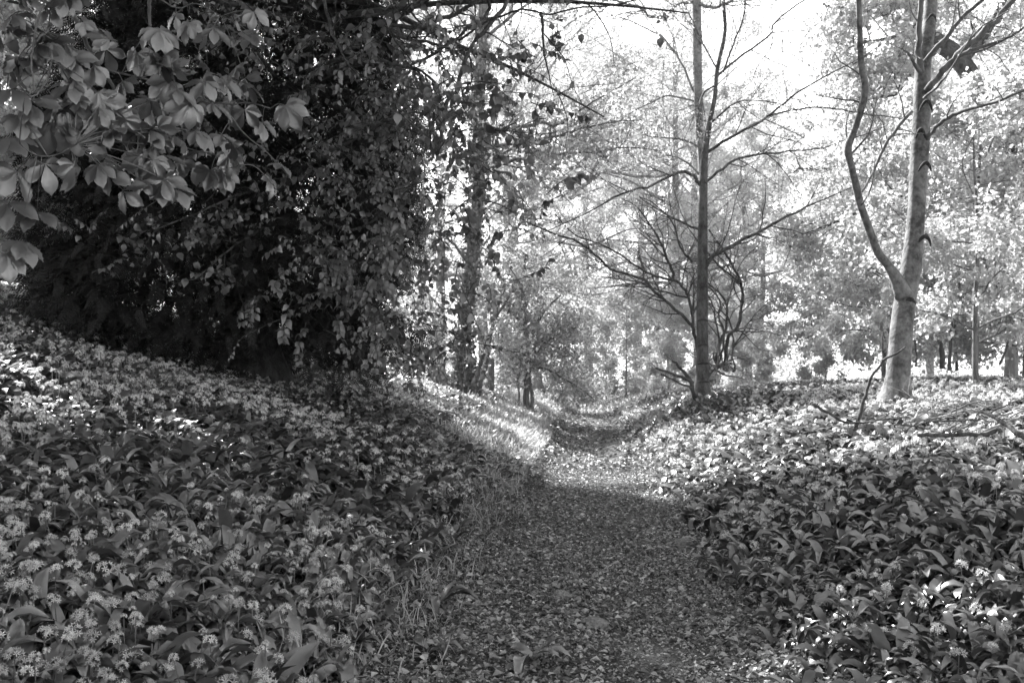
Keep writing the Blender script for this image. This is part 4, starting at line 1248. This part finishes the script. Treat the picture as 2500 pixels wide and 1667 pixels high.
YR = 44.0
t = thing('arching_tree', 'pale old tree with long limbs arching over the far path from the left', 'tree', P(1232, 975, YR))
mb = MB()
p_, r_ = traced([(1230, 1000, 46), (1232, 960, 34), (1236, 800, 30), (1240, 600, 27), (1243, 450, 24), (1240, 300, 20), (1244, 120, 15), (1250, -80, 8)], YR, YR, 0, 0, 4, 0)
mb.tube(local(t, p_), r_, 10)
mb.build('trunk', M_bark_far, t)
mb = MB(); tips = []
for pxs, Y1, w0, w1 in (
    ([(1240, 570), (1302, 510), (1366, 480), (1421, 455), (1463, 425), (1497, 419), (1570, 432), (1640, 425)], YR - 3, 19, 5),
    ([(1241, 520), (1330, 430), (1420, 340), (1500, 290), (1600, 262)], YR - 5, 11, 3),
    ([(1242, 440), (1330, 320), (1420, 230), (1530, 160), (1620, 140)], YR - 3, 11, 3),
    ([(1240, 330), (1320, 200), (1400, 90), (1490, 10), (1540, -40)], YR - 2, 10, 3),
    ([(1242, 380), (1400, 280), (1550, 215), (1660, 190)], YR + 3, 9, 3),
    ([(1244, 230), (1340, 100), (1440, 30), (1560, 0)], YR - 4, 8, 3),
    ([(1240, 620), (1330, 590), (1430, 600), (1540, 560), (1620, 560)], YR - 4, 9, 2),
    ([(1238, 700), (1330, 690), (1430, 720), (1520, 705)], YR - 3, 7, 2),
    ([(1244, 180), (1180, 60), (1120, -30)], YR, 9, 4)):
    p_, r_ = traced(pxs, YR, Y1, w0, w1, 4)
    mb.tube(local(t, p_), r_, 6)
    twigs(mb, local(t, p_), r_, 14, 3.0, 2, tips, 4, .7, .06, .12, .16, rng, .006)
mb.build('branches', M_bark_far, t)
mb = MB(); tp = np.vstack(tips); N = 16000
pos = tp[rng.integers(0, len(tp), N)] + rng.normal(size=(N, 3)) * .2
mb.inst(KT, KTF, frames(rand_dirs(N), unit(rng.normal(size=(N, 3)) * .5 + (0, 0, 1))), pos, .10 * rng.uniform(.6, 1.3, N), 0, rng.random(N))
mb.build('crown', M_far, t, False)

# ------------------------------------------------------------------ oak far right with heavy limbs
YO = 27.0
t = thing('oak_tree', 'old oak with thick dark limbs behind the smooth grey tree', 'tree', P(2580, 905, YO))
mb = MB()
pts, rad = traced([(2590, 960, 70), (2580, 900, 60), (2560, 700, 54), (2510, 480, 50), (2430, 290, 48), (2345, 150, 46), (2290, 105, 44), (2215, 60, 42), (2165, 28, 34), (2080, -40, 26)], YO, YO, 0, 0, 5, 0)
mb.tube(local(t, pts), rad, 12)
mb.build('trunk', M_bark_dark, t)
mb = MB(); tips = []
for pxs, Y1, w0, w1 in (
    ([(2270, 90), (2240, 60), (2228, 0), (2215, -100)], YO, 40, 30),
    ([(2215, 60), (2170, 35), (2120, 22), (2060, 30), (2010, 10)], YO - 1, 22, 6),
    ([(2290, 110), (2230, 90), (2150, 98), (2090, 110), (2060, 130)], YO - 1, 14, 5),
    ([(2300, 118), (2235, 170), (2215, 190), (2195, 225), (2170, 235), (2140, 242), (2130, 255)], YO - 2, 10, 6),
    ([(2400, 290), (2280, 300), (2160, 330), (2060, 400), (2000, 415), (1950, 410)], YO + 2, 14, 8),
    ([(2495, 440), (2250, 480), (2100, 520), (2020, 550), (1960, 572), (1890, 565)], YO + 2, 14, 6),
    ([(2420, 330), (2480, 250), (2560, 180)], YO, 22, 10),
    ([(2350, 160), (2420, 60), (2480, -60)], YO, 24, 10)):
    p_, r_ = traced(pxs, YO, Y1, w0, w1, 4)
    mb.tube(local(t, p_), r_, 7)
    twigs(mb, local(t, p_), r_, 13, 2.2, 1, tips, 4, .9, .02, .15, .25, rng, .005)
mb.build('branches', M_bark_dark, t)
mb = MB(); tp = np.vstack(tips); N = 22000
pos = tp[rng.integers(0, len(tp), N)] + rng.normal(size=(N, 3)) * .2
mb.inst(KT, KTF, frames(rand_dirs(N), unit(rng.normal(size=(N, 3)) * .5 + (0, 0, 1))), pos, .15 * rng.uniform(.6, 1.3, N), 0, rng.random(N))
mb.build('crown', M_far, t, False)

# slim trunks in the wood on the right
for (pxs, Yd, w0, w1, lab) in (
    ([(2378, 900), (2380, 800), (2384, 640), (2386, 520), (2390, 430), (2396, 300)], 23, 14, 6, 'slim pale trunk standing alone right of the smooth grey tree'),
    ([(2318, 905), (2322, 800), (2318, 680), (2330, 560)], 25, 9, 4, 'slim pale trunk nearest the smooth grey tree on its right'),
    ([(2336, 905), (2332, 800), (2340, 680), (2352, 560)], 26, 8, 4, 'thin straight dark trunk between two slim pale trunks'),
    ([(2300, 900), (2293, 800), (2282, 690), (2290, 560)], 28, 13, 5, 'dark crooked slim trunk in the shaded wood at right'),
    ([(2236, 895), (2234, 780), (2240, 650)], 26, 5, 3, 'thin pole stem just behind the smooth grey tree'),
    ([(2440, 890), (2470, 810), (2490, 740), (2520, 640)], 24, 6, 3, 'thin stem leaning right at the edge of the wood')):
    small_tree('slim_tree', lab, (pxs[0][0], pxs[0][1] + 10), Yd, ((pxs, Yd, w0, w1),), M_bark_mid, M_far, 1500, .14, (8, 1.0), 'trunk')['group'] = 'slim trunks in the wood'

# ------------------------------------------------------------------ dead wood
def stick(name, label, pieces, mat, cat='branch', tw=0):
    p0 = P(pieces[0][0][0][0], pieces[0][0][0][1], pieces[0][1])
    t = MB()
    for pxs, Y0, Y1, w0, w1 in pieces:
        p_, r_ = traced(pxs, Y0, Y1, w0, w1, 4)
        t.tube(p_ - p0, r_, 7)
        if tw:
            twigs(t, p_ - p0, r_, tw, .5, 0, [], 4, .8, .02, .3, .2, rng, .002)
    o = t.build(name, mat)
    o.location = p0
    tag(o, label, cat)
    return o
stick('dead_branch', 'dark forked dead branch standing upright in front of the smooth grey tree', [([(2088, 1050), (2094, 1028), (2109, 978), (2124, 929), (2155, 879), (2155, 850), (2155, 814)], 10, 10.3, 11, 4), ([(2155, 879), (2172, 870), (2189, 863), (2212, 846)], 10.15, 10.0, 7, 4)], M_bark_dark)
stick('fallen_branch', 'dark curved fallen branch lying at the foot of the upright dead branch', [([(1985, 988), (1998, 994), (2032, 1013), (2059, 1028), (2094, 1032), (2155, 1024), (2220, 1018)], 10, 9.8, 8, 3)], M_bark_dark, tw=3)
stick('fallen_branch', 'dark fallen bough crossing the garlic at the right edge', [([(2384, 1001), (2442, 1024), (2480, 1055), (2540, 1090)], 9.0, 8.2, 9, 16)], M_bark_dark, tw=3)
stick('fallen_branch', 'pale thin stick lying across the brushwood at the right edge', [([(2530, 1002), (2495, 1016), (2450, 1032), (2404, 1051)], 8.6, 8.8, 6, 5)], M_deadpale)
stick('fallen_branch', 'dark level log half buried in garlic at right', [([(2240, 1063), (2289, 1062), (2354, 1060), (2400, 1062), (2430, 1052)], 8.6, 8.6, 9, 11)], M_bark_dark)
stick('fallen_branch', 'pale slanting stick below the log half buried in garlic', [([(2368, 1085), (2400, 1062), (2440, 1040)], 8.5, 8.7, 6, 4)], M_deadpale)
for k_, (a, b, lab) in enumerate((((2225, 1028), (2275, 970), 'pale bent brushwood stick rising behind the upright dead branch'), ((2205, 1035), (2330, 985), 'long grey brushwood stick leaning right behind the dead branch'), ((2230, 1040), (2420, 990), 'grey low brushwood stick reaching towards the fallen bough'), ((2260, 1030), (2500, 1035), 'dark low brushwood stick between the log and the trees'))):
    stick('brushwood_stick', lab, [([a, ((a[0] + b[0]) / 2, (a[1] + b[1]) / 2 - 6), b], 9.6, 10.2, 5, 2.5)], M_deadpale if k_ < 3 else M_bark_dark, tw=3)['group'] = 'brushwood sticks'
for _ in range(16):
    a0, b0 = rng.uniform(2190, 2520), rng.uniform(1000, 1062)
    an, ln = rng.normal() * .45, rng.uniform(50, 150)
    sgn = 1 if rng.random() < .6 else -1
    yd = 9.9 - (b0 - 1000) / 45
    stick('brushwood_stick', 'thin bare dead stick in the tangle of brushwood right of the dead branch', [([(a0, b0), (a0 + sgn * ln * .5 * math.cos(an), b0 - ln * .3 * abs(math.sin(an)) - 8), (a0 + sgn * ln * math.cos(an), b0 - ln * .55 * abs(math.sin(an)) - rng.uniform(0, 14))], yd, yd + rng.normal() * .4, rng.uniform(3, 6), 1.5)], [M_deadpale, M_bark_dark, M_dead][_ % 3], tw=5)['group'] = 'brushwood tangle'
stick('fallen_branch', 'long pale stick lying in the garlic on the left bank', [([(966, 1003), (1000, 1005), (1040, 1004), (1085, 1003), (1110, 1008), (1130, 1022)], 17, 16.5, 6, 6), ([(1036, 1004), (1038, 1015), (1034, 1024)], 16.7, 16.6, 4, 3)], M_deadpale)
stick('broken_stump', 'black broken stump with snags at the foot of the slender tree', [([(1700, 985), (1690, 950), (1683, 929), (1644, 914), (1601, 898)], 22.2, 21.5, 12, 5), ([(1690, 935), (1672, 910), (1657, 896), (1650, 885), (1642, 881)], 22.2, 21.8, 11, 5), ([(1690, 945), (1660, 935), (1625, 918), (1615, 913)], 22, 21.4, 6, 5)], M_bark_dark, 'stump', 6)
stick('path_stick', 'dark twig lying across the path at the edge of the sunlight', [([(1505, 1181), (1530, 1176), (1560, 1172), (1585, 1169)], 15.2, 15.3, 5, 3)], M_bark_dark)
stick('path_stick', 'small dark twig on the middle of the path', [([(1366, 1352), (1378, 1358), (1392, 1363)], 9.0, 8.9, 5, 3)], M_bark_dark)
stick('path_stick', 'short forked twig beside the largest stone on the path', [([(1500, 1573), (1520, 1562), (1541, 1545)], 5.95, 6.1, 9, 5)], M_dead)

# ------------------------------------------------------------------ stones on the path
def stone(label, px, py, wpx, hpx, seed, mat=M_stone):
    # where the line of sight meets the ground
    Yd = 4.0
    for _ in range(60):
        p = P(px, py + hpx * .3, Yd)
        Yd += (p[2] - float(zg(p[0], p[1]))) * 1.2
    p = P(px, py + hpx * .3, Yd)
    r = np.random.default_rng(seed)
    sx = wpx * Yd / F / 2
    sz = hpx * Yd / F / 2 * 1.15
    n, m = 14, 20
    V = []
    for i in range(n + 1):
        th = math.pi * i / n
        for j in range(m):
            ph = 2 * math.pi * j / m
            d = np.array((math.sin(th) * math.cos(ph), math.sin(th) * math.sin(ph), math.cos(th)))
            k_ = 1 + .10 * math.sin(3 * d[0] + seed) * math.cos(2.5 * d[1] + seed * 2) + .06 * math.sin(6 * d[2] + 4 * d[0] + seed) + .012 * r.normal()
            V.append(d * k_ * (sx, sx * .8, sz))
    Fc = [(i * m + j, (i + 1) * m + j, (i + 1) * m + (j + 1) % m, i * m + (j + 1) % m) for i in range(n) for j in range(m)]
    mb = MB(); mb.add(V, Fc)
    o = mb.build('stone', mat)
    o.location = (p[0], p[1], float(zg(p[0], p[1])) + sz * .6)
    o.rotation_euler = (0, 0, r.uniform(-.4, .4))
    tag(o, label, 'stone', 'stones on the path')
stone('largest smooth oval stone on the path near the camera', 1455, 1528, 74, 34, 3)
stone('round grey stone near the right edge of the path', 1670, 1330, 50, 26, 5)
stone('small half buried stone on the right side of the path', 1737, 1513, 34, 18, 8)
stone('flat broken stone left of the largest stone on the path', 1370, 1455, 54, 24, 11)
stone('small dark stone far along the path left of the middle', 1376, 1280, 20, 12, 14)

# ------------------------------------------------------------------ single garlic plants on the path
def plant(label, px, py, n, size, flower=0):
    Yd = 4.0
    for _ in range(60):
        p = P(px, py, Yd); Yd += (p[2] - float(zg(p[0], p[1]))) * 1.2
    p = P(px, py, Yd)
    t = thing('wild_garlic_plant', label, 'plant', (p[0], p[1], float(zg(p[0], p[1]))))
    mb = MB()
    for j in range(n):
        a = j * 2.4 + rng.normal() * .3
        fr = rz_frames(np.array([a]), np.array([.25 + .25 * rng.random()]), np.array([a]))
        tv, tf = BL[j % 5]
        mb.inst(tv, tf, fr, rng.normal(size=(1, 3)) * (.02, .02, 0), size * rng.uniform(.8, 1.2), 0, float(rng.random()))
    mb.build('leaves', M_garlic, t)
plant('tuft of broad garlic leaves growing on the path near the bottom', 1300, 1625, 6, .28)
plant('low garlic tuft at the left edge of the path', 1068, 1478, 6, .26)
plant('pale garlic tuft at the bottom edge left of the path', 1040, 1600, 6, .24)

# ------------------------------------------------------------------ haze
mb = MB()
x0, x1, y0, y1, z0, z1 = -150, 150, -50, 170, -2.5, 30
mb.add([(x0, y0, z0), (x1, y0, z0), (x1, y1, z0), (x0, y1, z0), (x0, y0, z1), (x1, y0, z1), (x1, y1, z1), (x0, y1, z1)],
       [(3, 2, 1, 0), (4, 5, 6, 7), (0, 1, 5, 4), (1, 2, 6, 5), (2, 3, 7, 6), (3, 0, 4, 7)])
m, N_, L_, out_ = nodes('haze')
pv = N_.new('ShaderNodeVolumePrincipled')
pv.inputs['Color'].default_value = g(.95)
pv.inputs['Density'].default_value = 0.0005
pv.inputs['Anisotropy'].default_value = 0.3
L_.new(pv.outputs[0], out_.inputs['Volume'])
o = mb.build('haze', m, None, False)
o['kind'] = 'stuff'
